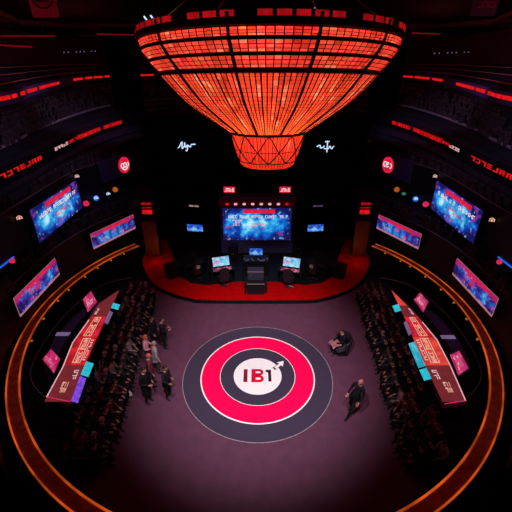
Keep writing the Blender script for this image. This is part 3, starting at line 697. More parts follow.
for s, nm, px, py, rz in SEAT:
    c = at(px, py, ST+.76)
    gaming_desk('black gaming desk with lit keyboard just %s of the central console' % nm, (c.x, c.y, ST), rz, True)
    off = Matrix.Rotation(rz, 3, 'Z') @ Vector((0, .20, 0))
    monitor('lit monitor on the gaming desk just %s of the central console' % nm, (c.x+off.x, c.y+off.y, ST+.765), rz, 'pc_screen', 1.0, .55, .5)
    off = Matrix.Rotation(rz, 3, 'Z') @ Vector((.06*s, -.80, 0))
    gaming_chair('black gaming chair at the lit desk just %s of the central console' % nm, (c.x+off.x, c.y+off.y, ST), rz, False)
    # outer desk: dark, chair with emblem
    c = at(192 if s < 0 else 319, 266, ST+.76); r2 = rz*2.2
    gaming_desk('dark gaming desk at the outer %s end of the stage' % nm, (c.x, c.y+.35, ST), r2, False)
    off = Matrix.Rotation(r2, 3, 'Z') @ Vector((0, .20, 0))
    monitor('dark monitor on the outer %s gaming desk' % nm, (c.x+off.x, c.y+off.y+.35, ST+.765), r2, 'black', .85, .5, .3)
    off = Matrix.Rotation(r2, 3, 'Z') @ Vector((-.05, -.55, 0))
    gaming_chair('black gaming chair with a white emblem at the outer %s desk' % nm, (c.x+off.x, c.y+off.y+.2, ST), r2, True)
    c = at(172 if s < 0 else 339, 265, ST+.8)
    t = thing('equipment_case', 'black equipment case at the outer %s end of the desks' % nm, 'case', (c.x, c.y, ST), r2)
    obj('case', B((0, 0, .4), (.8, .6, .8), 0, .03), 'black', t); obj('lid', B((0, 0, .83), (.84, .64, .06), 0, .02), 'steel', t)
    for q in (-1, 1): obj('handle', tube(bmesh.new(), [(q*.12-.08, -.31, .5), (q*.12-.08, -.34, .5), (q*.12+.08, -.34, .5), (q*.12+.08, -.31, .5)], .012, 5), 'steel', t)
    # speaker
    c = aty(233 if s < 0 else 299, 246, 10.2)
    t = thing('loudspeaker', 'black loudspeaker with a round cone below the %s side of the stage screen' % nm, 'speaker', (c.x, 10.4, ST))
    obj('cabinet', B((0, .1, .45), (.62, .5, .9), 0, .02), 'black', t)
    obj('cone', tube(bmesh.new(), [(.2*cos(j*PI/12), -.16, .55+.2*sin(j*PI/12)) for j in range(24)], .02, 6, True), 'steel', t)
    obj('cone', tube(bmesh.new(), [(.08*cos(j*PI/12), -.16, .2+.08*sin(j*PI/12)) for j in range(24)], .012, 6, True), 'steel', t)
# central console
t = thing('console', 'dark stacked console box standing at the centre front of the red stage', 'console', (-.02, 6.35, ST))
obj('upper_cabinet', B((0, .35, .62), (.92, .6, 1.24), 0, .02), 'dark_violet', t)
obj('lower_cabinet', B((0, -.15, .36), (.96, .5, .72), 0, .02), 'black', t)
obj('edge_strip', B((0, .04, 1.245), (.94, .03, .03)), 'rail', t)
obj('edge_strip', B((0, -.41, .725), (.98, .03, .03)), 'rail', t)
for s in (-1, 1): obj('side_panel', B((s*.58, .1, .34), (.12, .8, .68), 0, .01), 'black', t)
c = aty(256, 252.5, 9.0)
monitor('small blue monitor behind the central console', (c.x, 9.05, c.z-.32), 0, 'tiny_screen', .80, .42, .4)
t = thing('mixing_desk', 'black mixing desk with small lit keys behind the central console', 'desk', (-.0, 8.75, ST))
obj('body', box(bmesh.new(), (0, .1, (c.z-.32-ST)/2), (1.6, .9, c.z-.32-ST), 0, .02), 'black', t)
kz = c.z-.32-ST+.005
obj('keys', glyphs(bmesh.new(), [(-.75, -.30, kz), (.75, -.30, kz), (.75, .05, kz), (-.75, .05, kz)], 14, 3, .45, .02, 77), 'e_lilac', t)

# ================================================================== PEOPLE
def skin_mesh(joints, bones, root, sub_lv=1):
    names = list(joints); idx = {n: i for i, n in enumerate(names)}
    me = bpy.data.meshes.new('sk'); me.from_pydata([joints[n][0] for n in names], [(idx[a], idx[b]) for a, b in bones], [])
    o = bpy.data.objects.new('sk', me); COL.objects.link(o)
    md = o.modifiers.new('s', 'SKIN'); md.use_smooth_shade = True
    sv = me.skin_vertices[0].data
    for n in names:
        r = joints[n][1]; sv[idx[n]].radius = r if isinstance(r, tuple) else (r, r); sv[idx[n]].use_root = (n == root)
    if sub_lv: m2 = o.modifiers.new('u', 'SUBSURF'); m2.levels = sub_lv; m2.render_levels = sub_lv
    dg = bpy.context.evaluated_depsgraph_get(); res = bpy.data.meshes.new_from_object(o.evaluated_get(dg))
    bpy.data.objects.remove(o); bpy.data.meshes.remove(me)
    bm = bmesh.new(); bm.from_mesh(res); bpy.data.meshes.remove(res); return bm
STAND = dict(pelvis=((0, 0, .95), .135), waist=((0, 0, 1.10), .125), chest=((0, .01, 1.30), .15), collar=((0, 0, 1.45), .085), neck=((0, .01, 1.52), .055), jaw=((0, .03, 1.58), .06),
    sL=((-.18, 0, 1.42), .065), eL=((-.25, -.02, 1.15), .048), wL=((-.27, .07, .91), .034), sR=((.18, 0, 1.42), .065), eR=((.25, -.02, 1.15), .048), wR=((.27, .07, .91), .034),
    hL=((-.09, 0, .88), .095), kL=((-.10, .03, .50), .062), aL=((-.10, -.02, .09), .045), tL=((-.11, .16, .045), .04), hR=((.09, 0, .88), .095), kR=((.10, .03, .50), .062), aR=((.10, -.02, .09), .045), tR=((.11, .16, .045), .04))
SIT = dict(STAND); 
SIT.update(pelvis=((0, 0, .56), .14), waist=((0, -.02, .70), .13), chest=((0, -.03, .90), .15), collar=((0, 0, 1.05), .085), neck=((0, .02, 1.12), .055), jaw=((0, .04, 1.18), .06),
    sL=((-.18, -.01, 1.02), .065), eL=((-.23, .05, .78), .048), wL=((-.14, .28, .66), .034), sR=((.18, -.01, 1.02), .065), eR=((.23, .05, .78), .048), wR=((.14, .28, .66), .034),
    hL=((-.10, .04, .54), .095), kL=((-.13, .42, .53), .065), aL=((-.12, .40, .09), .045), tL=((-.13, .56, .045), .04), hR=((.10, .04, .54), .095), kR=((.13, .42, .53), .065), aR=((.12, .40, .09), .045), tR=((.13, .56, .045), .04))
BONES = [('pelvis', 'waist'), ('waist', 'chest'), ('chest', 'collar'), ('collar', 'neck'), ('neck', 'jaw'), ('collar', 'sL'), ('sL', 'eL'), ('eL', 'wL'), ('collar', 'sR'), ('sR', 'eR'), ('eR', 'wR'),
         ('pelvis', 'hL'), ('hL', 'kL'), ('kL', 'aL'), ('aL', 'tL'), ('pelvis', 'hR'), ('hR', 'kR'), ('kR', 'aR'), ('aR', 'tR')]
def bone_mat(a, b):
    if b in ('neck', 'jaw'): return 2
    if b in ('tL', 'tR'): return 3
    if a in ('hL', 'kL', 'hR', 'kR') or (a == 'pelvis' and b in ('hL', 'hR')): return 1
    return 0
def hand(bm_all, w, e, side, curl):
    """palm, four unequal bent fingers and a thumb leaving the side of the palm"""
    d = (w-e).normalized(); lat = d.cross(Vector((0, 1, 0)) if abs(d.y) < .8 else Vector((0, 0, 1))).normalized(); nrm = lat.cross(d)
    J = dict(w=(w-d*.01, .026), p=(w+d*.05, (.038, .020)), q=(w+d*.085, (.036, .016))); Bn = [('w', 'p'), ('p', 'q')]
    for i, (o, L) in enumerate(((-.030, .070), (-.010, .080), (.011, .075), (.030, .058))):
        b0 = w+d*.08+lat*o; c = curl
        p1 = b0 + (d*cos(c*.5)+nrm*sin(c*.5))*L*.5; p2 = p1 + (d*cos(c)+nrm*sin(c))*L*.32; p3 = p2 + (d*cos(c*1.4)+nrm*sin(c*1.4))*L*.25
        for n_, p_, r_ in (('a', p1, .0095), ('b', p2, .0085), ('c', p3, .007)): J[n_+str(i)] = (p_, r_)
        J['z'+str(i)] = (b0, .010); Bn += [('z'+str(i), 'a'+str(i)), ('a'+str(i), 'b'+str(i)), ('b'+str(i), 'c'+str(i))]
    t0 = w+d*.03-lat*.03*side; t1 = t0 - lat*.03*side + d*.03 + nrm*.012; t2 = t1 + d*.03 + nrm*.012 - lat*.008*side
    J['t0'], J['t1'], J['t2'] = (t0, .012), (t1, .0105), (t2, .009); Bn += [('t0', 't1'), ('t1', 't2')]
    groups = [['w', 'p', 'q']] + [[k+str(i) for k in 'zabc'] for i in range(4)] + [['t0', 't1', 't2']]
    for g in groups:
        sk = skin_mesh({n: J[n] for n in g}, [b for b in Bn if b[0] in g], g[0], 1); merge(bm_all, sk, 2)
def merge(dst, src, mi=None):
    base = {}
    for v in src.verts: base[v] = dst.verts.new(v.co)
    for f in src.faces:
        try: nf = dst.faces.new([base[v] for v in f.verts]); nf.material_index = f.material_index if mi is None else mi; nf.smooth = True
        except ValueError: pass
    src.free()
def head_bm(c, fwd_tilt=0, turn=0, detail=True):
    bm = bmesh.new(); bmesh.ops.create_uvsphere(bm, u_segments=20, v_segments=14, radius=1)
    for v in bm.verts:
        x, y, z = v.co
        w = .078*(1 - .22*max(0, -z)**1.3); dd = .098*(1 - .15*max(0, -z))
        v.co = Vector((x*w, y*dd + (.012 if z < -.3 and y > 0 else 0), z*.118))
    for f in bm.faces: f.material_index = 2
    def blob(p, r, mi, sc=(1, 1, 1)):
        q = bmesh.ops.create_uvsphere(bm, u_segments=8, v_segments=6, radius=r, matrix=Matrix.Translation(p) @ Matrix.Diagonal((*sc, 1)))
        for f in {f for v in q['verts'] for f in v.link_faces}: f.material_index = mi
    blob((0, .100, -.015), .014, 2, (.9, 1.2, 1.5))
    for s in (-1, 1):
        blob((s*.030, .084, .008), .011, 4, (1.2, .7, .8)); blob((s*.079, -.005, -.008), .022, 2, (.4, .8, 1.3))
    blob((0, .089, -.058), .018, 5, (1.3, .5, .4))
    R = Matrix.Translation(c) @ Matrix.Rotation(turn, 4, 'Z') @ Matrix.Rotation(-fwd_tilt, 4, 'X')
    bm.transform(R); return bm, R
def hair_bm(R, style):
    bm = bmesh.new(); bmesh.ops.create_uvsphere(bm, u_segments=20, v_segments=14, radius=1)
    cut = [v for v in bm.verts if v.co.z < (-.05 if v.co.y < .1 else .32 + .2*v.co.y)] if style != 'long' else [v for v in bm.verts if (v.co.y > .25 and v.co.z < .4)]
    bmesh.ops.delete(bm, geom=cut, context='VERTS')
    for v in bm.verts:
        x, y, z = v.co; k = 1.09 + .02*noise.noise(v.co*7)
        v.co = Vector((x*.080*k, y*.100*k-.004, z*.120*k))
        if style == 'long' and z < 0: v.co.z *= 1.55; v.co.y -= .02
    g = bmesh.ops.solidify(bm, geom=bm.faces[:], thickness=.012)
    bm.transform(R); return bm
def make_person(pose, mats, label, loc, rz, name='person', head_tilt=.15, head_turn=0, hair='short', hands=True, scale=1.0, group=None, shoulders=1.0, jacket=None):
    J = dict(SIT if pose.get('sit') else STAND); J.update({k: v for k, v in pose.items() if k != 'sit'})
    sk = skin_mesh(J, BONES, 'pelvis', 1); seg = [(Vector(J[a][0]), Vector(J[b][0]), bone_mat(a, b)) for a, b in BONES]
    for f in sk.faces:
        c = f.calc_center_median(); best = None
        for a, b, mi in seg:
            d = b-a; tt = max(0, min(1, (c-a).dot(d)/d.length_squared)); e = (c-(a+d*tt)).length
            if best is None or e < best[0]: best = (e, mi)
        f.material_index = best[1]
    bm = bmesh.new(); merge(bm, sk)
    jaw = Vector(J['jaw'][0]); hb, R = head_bm(jaw + Vector((0, .01, .07)), head_tilt, head_turn); merge(bm, hb)
    for s, w, e in ((-1, 'wL', 'eL'), (1, 'wR', 'eR')):
        if hands: hand(bm, Vector(J[w][0]), Vector(J[e][0]), s, .5)
        else:
            wv, ev = Vector(J[w][0]), Vector(J[e][0]); dv = (wv-ev).normalized(); lat = dv.cross(Vector((0, 0, 1))).normalized()
            h = bmesh.new(); tube(h, [wv, wv+dv*.05, wv+dv*.09], [.028, .036, .022], 6)
            for o in (-.024, -.008, .008, .024): tube(h, [wv+dv*.08+lat*o, wv+dv*(.14-abs(o)*.6)+lat*o+Vector((0, 0, -.015)), wv+dv*(.16-abs(o)*.9)+lat*o+Vector((0, 0, -.035))], .009, 4)
            tube(h, [wv+dv*.02+lat*.03*s, wv+dv*.06+lat*.055*s], .011, 4); merge(bm, h, 2)
    o = obj(name, bm, [M[m] for m in mats[:4]] + [M['eye'], M['lip']], None)
    for p in o.data.polygons: p.use_smooth = True
    o.location = loc; o.rotation_euler = (0, 0, rz); o.scale = (scale,)*3; tag(o, label, 'person', group)
    if hair: obj('hair', hair_bm(R, hair), mats[4], o, smooth=True)
    if jacket:   # open coat skirt below the waist
        c0 = J['waist'][0]; c1 = J['pelvis'][0]; b2 = bmesh.new(); rings = []
        for (cx, cy, cz), rx, ry in ((c0, .165, .135), (c1, .185, .15), ((c1[0], c1[1]-.01, c1[2]-.17), .205, .17)):
            rings.append([b2.verts.new((cx+rx*cos(PI/2+.18+(2*PI-.36)*i/20), cy+ry*sin(PI/2+.18+(2*PI-.36)*i/20), cz)) for i in range(21)])
        for A, Q in zip(rings, rings[1:]):
            for i in range(20): b2.faces.new((A[i], A[i+1], Q[i+1], Q[i]))
        bmesh.ops.solidify(b2, geom=b2.faces[:], thickness=.012); obj('jacket', b2, jacket, o, smooth=True)
    return o
FZ = .02
def foot(px, py): p = at(px, py, FZ); return (p.x, p.y, FZ)
WALK = dict(kL=((-.10, .16, .52), .062), aL=((-.10, .22, .09), .045), tL=((-.11, .40, .05), .04), kR=((.10, -.06, .50), .062), aR=((.10, -.26, .12), .045), tR=((.11, -.10, .045), .04), wR=((.26, .20, .96), .034), eR=((.25, .02, 1.14), .048))
LEAN = dict(WALK); LEAN.update(wL=((-.24, .12, .92), .034), wR=((.24, .10, .92), .034), eR=((.25, -.03, 1.15), .048), chest=((0, -.03, 1.30), .16), waist=((0, .0, 1.10), .14), collar=((0, -.02, 1.45), .09), neck=((0, -.01, 1.52), .055), jaw=((0, .02, 1.58), .06))
FOLD = dict(eL=((-.27, .02, 1.16), .048), wL=((-.10, .24, 1.14), .034), eR=((.27, .02, 1.16), .048), wR=((.12, .26, 1.10), .034))
POINT = dict(eR=((.34, .12, 1.28), .048), wR=((.36, .38, 1.30), .034))
make_person(FOLD, ('suit', 'trouser', 'skin', 'shoe', 'hair'), 'person in a black suit with folded arms farthest back in the left group', foot(165, 348), -1.3, jacket='suit')
make_person(WALK, ('suit', 'trouser', 'skin2', 'shoe', 'hair'), 'standing person in black between the left audience and the folded arms suit', foot(155.5, 346), -1.9, jacket='suit')
make_person(FOLD, ('pinkshirt', 'charcoal', 'skin', 'shoe', 'hair_pink'), 'person with reddish hair and pink top in the left group', foot(149.5, 366), -1.5, hair='long')
make_person({}, ('greyshirt', 'charcoal', 'skin', 'shoe', 'hair_grey'), 'person in a pale grey top in the middle of the left group', foot(158, 373), -1.0, jacket='greyshirt')
make_person({}, ('wine', 'trouser', 'skin', 'shoe', 'hair_pink'), 'person in a wine jacket with reddish hair in the left group', foot(153, 386), -1.2, jacket='wine')
make_person(FOLD, ('suit', 'trouser', 'skin', 'shoe', 'hair'), 'person in a long black coat at the front of the left group', foot(149, 402), -2.0, jacket='suit', scale=1.06)
make_person(POINT, ('suit', 'trouser', 'skin2', 'shoe', 'hair'), 'person in black reaching one arm out at the front of the left group', foot(169, 398), -1.9, jacket='suit')
make_person(LEAN, ('suit', 'trouser', 'skin', 'shoe', None), 'bald person in a black suit walking alone on the right of the emblem', foot(348, 414), 2.3, hair=None, jacket='suit', scale=1.06).rotation_euler = (Matrix.Rotation(.16, 3, 'Y') @ Matrix.Rotation(2.3, 3, 'Z')).to_euler()
# seated person in tub chair
c = at(340, 352, FZ)
t = thing('tub_chair', 'black rounded tub chair on the mauve floor right of the emblem', 'chair', (c.x, c.y, FZ), 1.9)
bm = bmesh.new(); n = 22; rings = []
for j, (r, z) in enumerate(((.40, .10), (.44, .40), (.46, .72), (.42, .82), (.36, .74), (.34, .42))):
    rings.append([bm.verts.new((r*cos(PI*.98+(1.04*PI)*i/n), r*sin(PI*.98+(1.04*PI)*i/n)-.02, z + (.16*sin(PI*i/n) if j in (2, 3, 4) else 0))) for i in range(n+1)])
for A, Q in zip(rings, rings[1:]+rings[:1]):
    for i in range(n): bm.faces.new((A[i], A[i+1], Q[i+1], Q[i]))
bm.faces.new([r[0] for r in rings]); bm.faces.new([r[-1] for r in rings][::-1])
obj('shell', bm, 'seat_leather', t, smooth=True)
obj('cushion', B((0, .02, .33), (.62, .62, .20), 0, .06), 'charcoal', t); obj('base', cyl(bmesh.new(), (0, 0, .05), .30, .10, 24), 'black', t)
make_person({'sit': 1, 'wL': ((-.10, .34, .70), .034), 'wR': ((.12, .36, .68), .034)}, ('suit', 'trouser', 'skin', 'shoe', 'hair'), 'person in black sitting in the rounded chair on the right', (c.x, c.y, FZ), 1.9, head_tilt=.35)
bm = bmesh.new(); R = random.Random(3)
N = 9; V = [[bm.verts.new((-.24+.48*i/N, .12+.42*j/N, .68+.03*R.random()-.10*max(0, j-6)/3 - .06*abs(i-4.5)/4.5)) for j in range(N+1)] for i in range(N+1)]
for i in range(N):
    for j in range(N): bm.faces.new((V[i][j], V[i+1][j], V[i+1][j+1], V[i][j+1]))
bmesh.ops.solidify(bm, geom=bm.faces[:], thickness=.02)
o = obj('shawl', bm, 'pinkshirt', smooth=True); o.location = (c.x, c.y, FZ); o.rotation_euler = (0, 0, 1.9); tag(o, 'crumpled pink shawl on the lap of the seated person on the right', 'shawl')
# paper on the floor
c = at(127, 395, .03); bm = bmesh.new(); N = 5
V = [[bm.verts.new((-.2+.4*i/N, -.14+.28*j/N, .05*R.random())) for j in range(N+1)] for i in range(N+1)]
for i in range(N):
    for j in range(N): bm.faces.new((V[i][j], V[i+1][j], V[i+1][j+1], V[i][j+1]))
bmesh.ops.solidify(bm, geom=bm.faces[:], thickness=.006)
o = obj('paper_sheet', bm, 'paper'); o.location = (c.x, c.y, .03); o.rotation_euler = (0, 0, .4); tag(o, 'crumpled white paper on the floor beside the left audience', 'paper')

# ------------------------------------------------------------------ audience beside the arena
variants = []
for (sh, tr, sk, hr, st, tilt, turn) in (('suit', 'trouser', 'skin', 'hair', 'short', .1, .2), ('charcoal', 'trouser', 'skin2', 'hair', 'short', .3, -.3), ('wine', 'trouser', 'skin', 'hair', 'long', .1, .1),
                                        ('blueshirt', 'trouser', 'skin', 'hair_grey', 'short', .0, .5), ('greyshirt', 'charcoal', 'skin', 'hair', 'short', .4, 0), ('suit', 'trouser', 'skin2', 'hair', 'long', .2, -.4)):
    j = rnd.uniform(-.05, .05)
    variants.append((make_person({'sit': 1, 'wL': ((-.13, .30+j, .64), .034), 'wR': ((.12, .26-j, .68), .034)}, (sh, tr, sk, 'shoe', hr), 'x', (0, 0, 0), 0, 'spectator', tilt, turn, st, hands=False), sh))
CN = dict(suit='black', charcoal='charcoal', wine='dark wine', blueshirt='dark blue', greyshirt='pale grey')
used = set()
def desk_in(y): return 6.88 + .085*y
for s, nm in ((-1, 'left'), (1, 'right')):
    for row in range(3):
        rise = .06*row; xo = lambda y: desk_in(y) - 1.28 + .38*row
        ys = [-3.9 + .455*i for i in range(22)]
        # riser and bench
        pts = [Vector((s*xo(y), y, 0)) for y in (-4.2, -2, 0, 2, 4, 6.0)]
        if rise:
            pl = [(p.x - s*.22 - s*.0, p.y) for p in pts] + [(p.x + s*.26, p.y) for p in reversed(pts)]
            struct('trim_riser_%s_%d' % (nm, row), slab(bmesh.new(), pl, 0, rise), 'black')
        t = thing('bench', '%s row bench under the %s audience' % (('front', 'middle', 'back')[row], nm), 'bench', (0, 0, rise))
        pl = [(p.x - s*.10, p.y) for p in pts] + [(p.x + s*.20, p.y) for p in reversed(pts)]
        obj('seat', slab(bmesh.new(), pl, .36, .41), 'black', t)
        for p in pts[0::1]: obj('leg', B((p.x + s*.05, p.y, .18), (.22, .06, .36)), 'steel', t)
        i = -1
        for y in ys:
            if rnd.random() < .04: continue
            i += 1
            k = rnd.choice((0, 0, 0, 1, 1, 2, 3, 3, 4, 5, 5)); src, sh = variants[k]
            o = src if k not in used else dup(src)
            used.add(k)
            o.location = (s*(xo(y) + rnd.uniform(-.07, .07)) , y + rnd.uniform(-.06, .06), rise)
            o.rotation_euler = (0, 0, (-PI/2 if s < 0 else PI/2) + rnd.uniform(-.25, .35)*(-s) )
            o.scale = (rnd.uniform(.88, .96),)*3
            o['label'] = 'spectator in %s, %s from the near end, %s row, %s audience' % (CN[sh], NUM[i], ('inner', 'middle', 'outer')[row], nm); o['group'] = 'spectators seated beside the arena'
# dark boxes at the near end of the stands
for px, py, nm in ((97, 428, 'left'), (405, 411, 'right')):
    c = at(px, py, .25)
    t = thing('floor_monitor', 'low dark speaker box at the near end of the %s audience' % nm, 'speaker', (c.x, c.y - (.3 if nm == 'left' else .9), 0.02))
    bm = bmesh.new(); slab(bm, [(-.30, -.22), (.30, -.22), (.30, .22), (-.30, .22)], 0, .36)
    for v in bm.verts:
        if v.co.z > .3 and v.co.y < 0: v.co.y += .18
    obj('cabinet', bm, 'dark_violet', t); obj('grille', plate(bmesh.new(), [(-.26, -.20, .05), (.26, -.20, .05), (.26, -.06, .33), (-.26, -.06, .33)], thick=.01), 'black', t)

# ================================================================== LONG DESKS AND THEIR PLATFORMS
DL = [(-7.68, -1.93), (-7.78, -.44), (-8.02, .97), (-7.95, 2.58), (-8.0, 3.87), (-7.38, 5.15), (-7.28, 3.79), (-7.19, 2.58), (-7.08, .85), (-6.92, -.87), (-6.73, -2.15)]
DR = [(7.61, -2.10), (7.87, -.33), (8.0, 1.17), (7.85, 2.4), (7.73, 3.37), (7.31, 5.05), (7.22, 3.6), (7.14, 2.4), (7.02, 1.30), (6.88, -.33), (6.78, -2.24)]
def cutpoly(D, y0, y1):
    """part of the desk outline between two stations along its length"""
    out, inn = D[:6], D[5:]
    def xat(side, y):
        S = sorted(side, key=lambda p: p[1])
        for a, b in zip(S, S[1:]):
            if a[1] <= y <= b[1]: return a[0] + (b[0]-a[0])*(y-a[1])/(b[1]-a[1] or 1)
        return S[0][0] if y < S[0][1] else S[-1][0]
    n = 5; ys = [y0 + (y1-y0)*i/n for i in range(n+1)]
    return [(xat(out, y), y) for y in ys], [(xat(inn, y), y) for y in ys]
for s, nm, D in ((-1, 'left', DL), (1, 'right', DR)):
    # platform and its thin rail
    PL = [(-9.55, -.3), (-8.9, -1.2), (-7.75, -1.9), (-6.0, -2.3), (-6.0, -2.0), (-6.6, 5.9), (-7.8, 7.4), (-9.0, 6.3), (-9.75, 3.8), (-9.8, 1.5)]
    struct('floor_platform_'+nm, slab(bmesh.new(), [(x*-s, y) for x, y in [(-9.5, -.3), (-8.9, -1.2), (-7.75, -2.6), (-6.62, -2.9), (-6.6, -2.0), (-7.1, 5.6), (-7.7, 6.6), (-9.0, 6.2), (-9.7, 3.8), (-9.75, 1.5)]], 0, .12), 'floor_black')
    rl = spline([(x*-s, y) for x, y in [(-7.4, 7.2), (-8.9, 6.3), (-9.65, 3.8), (-9.7, 1.5), (-9.35, -.2), (-8.6, -1.15), (-7.5, -1.85), (-6.2, -2.4), (-5.2, -2.75)]], 6)
    t = thing('rope_rail', 'thin grey guard rail curving around the %s desk platform' % nm, 'rail', (0, 0, 0))
    obj('rail', tube(bmesh.new(), [(p.x, p.y, .62) for p in rl], .016, 5), 'rail', t)
    for i in range(0, len(rl), 6): obj('post', tube(bmesh.new(), [(rl[i].x, rl[i].y, 0.0), (rl[i].x, rl[i].y, .62)], .015, 5), 'rail_dim', t)
    # the desk
    t = thing('broadcast_desk', 'long red lit broadcast desk with a pointed far end behind the %s audience' % nm, 'desk', (0, 0, 0))
    cx = sum(p[0] for p in D)/len(D)
    obj('body', slab(bmesh.new(), [(cx + (x-cx)*.82, y*.97+.05) for x, y in D], .12, 1.02), 'black', t)
    obj('rim', slab(bmesh.new(), [(cx + (x-cx)*1.24, 1.4+(y-1.4)*1.045) for x, y in D], 1.0, 1.055), 'steel', t)
    z = 1.10
    def panel(y0, y1, m, f0=0, f1=1, name='display_panel', dz=0):
        a, b = cutpoly(D, y0, y1); P = [(p[0]+(q[0]-p[0])*f0, p[1]) for p, q in zip(a, b)]; Q = [(p[0]+(q[0]-p[0])*f1, p[1]) for p, q in zip(a, b)]
        return obj(name, slab(bmesh.new(), P + Q[::-1], 1.055, z+dz), m, t)
    def wr(y0, y1, f0, f1, nc, rows, m, seed, par):
        a, b = cutpoly(D, y0, y1)
        c = [Vector((a[0][0]+(b[0][0]-a[0][0])*f, a[0][1], z+.002)) for f in (f0, f1)] + [Vector((a[-1][0]+(b[-1][0]-a[-1][0])*f, a[-1][1], z+.002)) for f in (f1, f0)]
        q = [c[0], c[3], c[2], c[1]] if s > 0 else [c[1], c[2], c[3], c[0]]
        if (q[1]-q[0]).cross(q[3]-q[0]).z < 0: q = [q[3], q[2], q[1], q[0]]
        obj('lettering', glyphs(bmesh.new(), q, nc, rows, .9, .01, seed), m, par)
        if nc > 7:
            for i0, i1 in ((0, .52), (.55, 1)):
                obj('outline', tube(bmesh.new(), sub(q, i0-.01, -.18, i1+.01, 1.18, .006), .018, 4, True), m, par)
    p1 = panel(-2.1, -.35, 'desk_maroon')
    p2 = panel(-.35, 1.35, 'desk_coral' if s > 0 else 'desk_red', 0, 1)
    p3 = panel(1.35, 2.85, 'desk_red')
    p4 = panel(2.85, 3.75, 'desk_maroon')
    p5 = panel(3.80, 5.1, 'desk_maroon' if s < 0 else 'desk_coral')
    wr(-1.75, -1.2, .35, .65, 2, 2, 'e_peach', 3, p1); wr(-1.1, -.6, .62, .9, 3, 1, 'e_palepink', 4, p1)
    wr(-.2, 1.25, .42, .68, 9, 1, 'e_peach', 5, p2)
    wr(1.45, 2.75, .35, .62, 8, 1, 'e_peach', 6, p3); wr(1.5, 2.7, .72, .95, 6, 1, 'e_pink', 7, p3)
    wr(3.0, 3.5, .1, .3, 2, 1, 'e_palepink', 8, p4)
    wr(-.1, 1.2, .78, .95, 5, 1, 'e_palepink', 9, p2)
    bm = tube(bmesh.new(), [(x, y, z+.01) for x, y in D[:4]], .022, 5); obj('edge_light', bm, 'e_palepink', t)
    bm = tube(bmesh.new(), [(D[0][0], D[0][1], z+.01), (D[-1][0], D[-1][1], z+.01)], .016, 5); obj('edge_light', bm, 'e_pink', t)
    # lit screens along the inner edge
    a, b = cutpoly(D, -2.1, 5.1)
    def inner(y0, y1, m, w=.30, nmx='front_screen'):
        A, Q = cutpoly(D, y0, y1); i0, i1 = Q[0], Q[-1]; o = -s
        p = [(i0[0]+o*(.03+w), i0[1], 1.0), (i0[0]+o*.03, i0[1], 1.12), (i1[0]+o*.03, i1[1], 1.12), (i1[0]+o*(.03+w), i1[1], 1.0)]
        v = [Vector(q) for q in p]
        if (v[1]-v[0]).cross(v[3]-v[0]).z < 0: p = [p[1], p[0], p[3], p[2]]
        obj(nmx, plate(bmesh.new(), p, thick=.03), m, t)
    if s < 0:
        inner(-2.1, -.95, 'e_violet', .22); inner(-.85, -.15, 'e_cyan', .28); inner(3.55, 3.95, 'e_cyan', .32); inner(2.4, 3.3, 'e_lilac', .14)
    else:
        inner(-1.05, -.5, 'e_cyan', .26); inner(-.38, 1.05, 'cyan_screen', .26); inner(3.35, 3.85, 'e_cyan', .28); inner(1.6, 2.5, 'e_lilac', .10)
    # equipment counter on the outer side with two tilted pink screens
    t2 = thing('counter', 'black curved equipment counter on the outer side of the %s desk' % nm, 'counter', (0, 0, 0))
    cp = [(-8.45, -.6), (-8.95, .2), (-9.1, 1.5), (-8.95, 3.0), (-8.5, 4.5), (-8.15, 4.4), (-8.45, 3.0), (-8.55, 1.5), (-8.45, .5), (-8.15, -.3)]
    obj('body', slab(bmesh.new(), [(x*-s, y) for x, y in cp], .12, .92), 'navy', t2)
    obj('top_edge', tube(bmesh.new(), [(x*-s, y, .93) for x, y in cp], .02, 5, True), 'dark_violet', t2)
    pt = at(63 if s < 0 else 448, 334 if s < 0 else 337, .95)
    obj('shelf', B((pt.x, pt.y, .95), (.62, .22, .05), 0, .01), 'e_lilac', t2)
    obj('shelf_bracket', B((pt.x, pt.y, .75), (.3, .1, .36)), 'black', t2)
    quads = [((88, 312), (97, 302), (91, 291), (83, 299)), ((54, 373), (60, 359), (51, 349), (43, 359))] if s < 0 else [((414, 299.5), (423, 312), (428, 301.5), (420, 292.7)), ((450, 355), (458, 375), (468, 368), (459, 351))]
    for j, q in enumerate(quads):
        P = [at(*q[0], 1.05), at(*q[1], 1.05), at(*q[2], 1.5), at(*q[3], 1.5)]
        c = sum(P, Vector())/4; t3 = thing('tilted_screen', 'tilted pink screen outside the %s desk, the one %s' % (nm, ('nearer the stage', 'nearer the camera')[j]), 'screen', (c.x, c.y, .12))
        P = [p-Vector((c.x, c.y, .12)) for p in P]; n = (P[1]-P[0]).cross(P[3]-P[0])
        if n.dot(CAM-c) < 0: P = [P[1], P[0], P[3], P[2]]
        obj('bezel', plate(bmesh.new(), sub(P, -.08, -.08, 1.08, 1.08, -.015), thick=.05), 'dark_violet', t3)
        d = obj('display', plate(bmesh.new(), P, thick=.012), 'pink_screen', t3)
        obj('caption', glyphs(bmesh.new(), sub(P, .15, .2, .85, .7, .004), 4, 3, .7, .006, 90+j), 'e_palepink', d)
        obj('stand', box(cyl(bmesh.new(), (0, 0, .02), .2, .04, 16), (0, 0, .5), (.06, .06, .96)), 'black', t3)

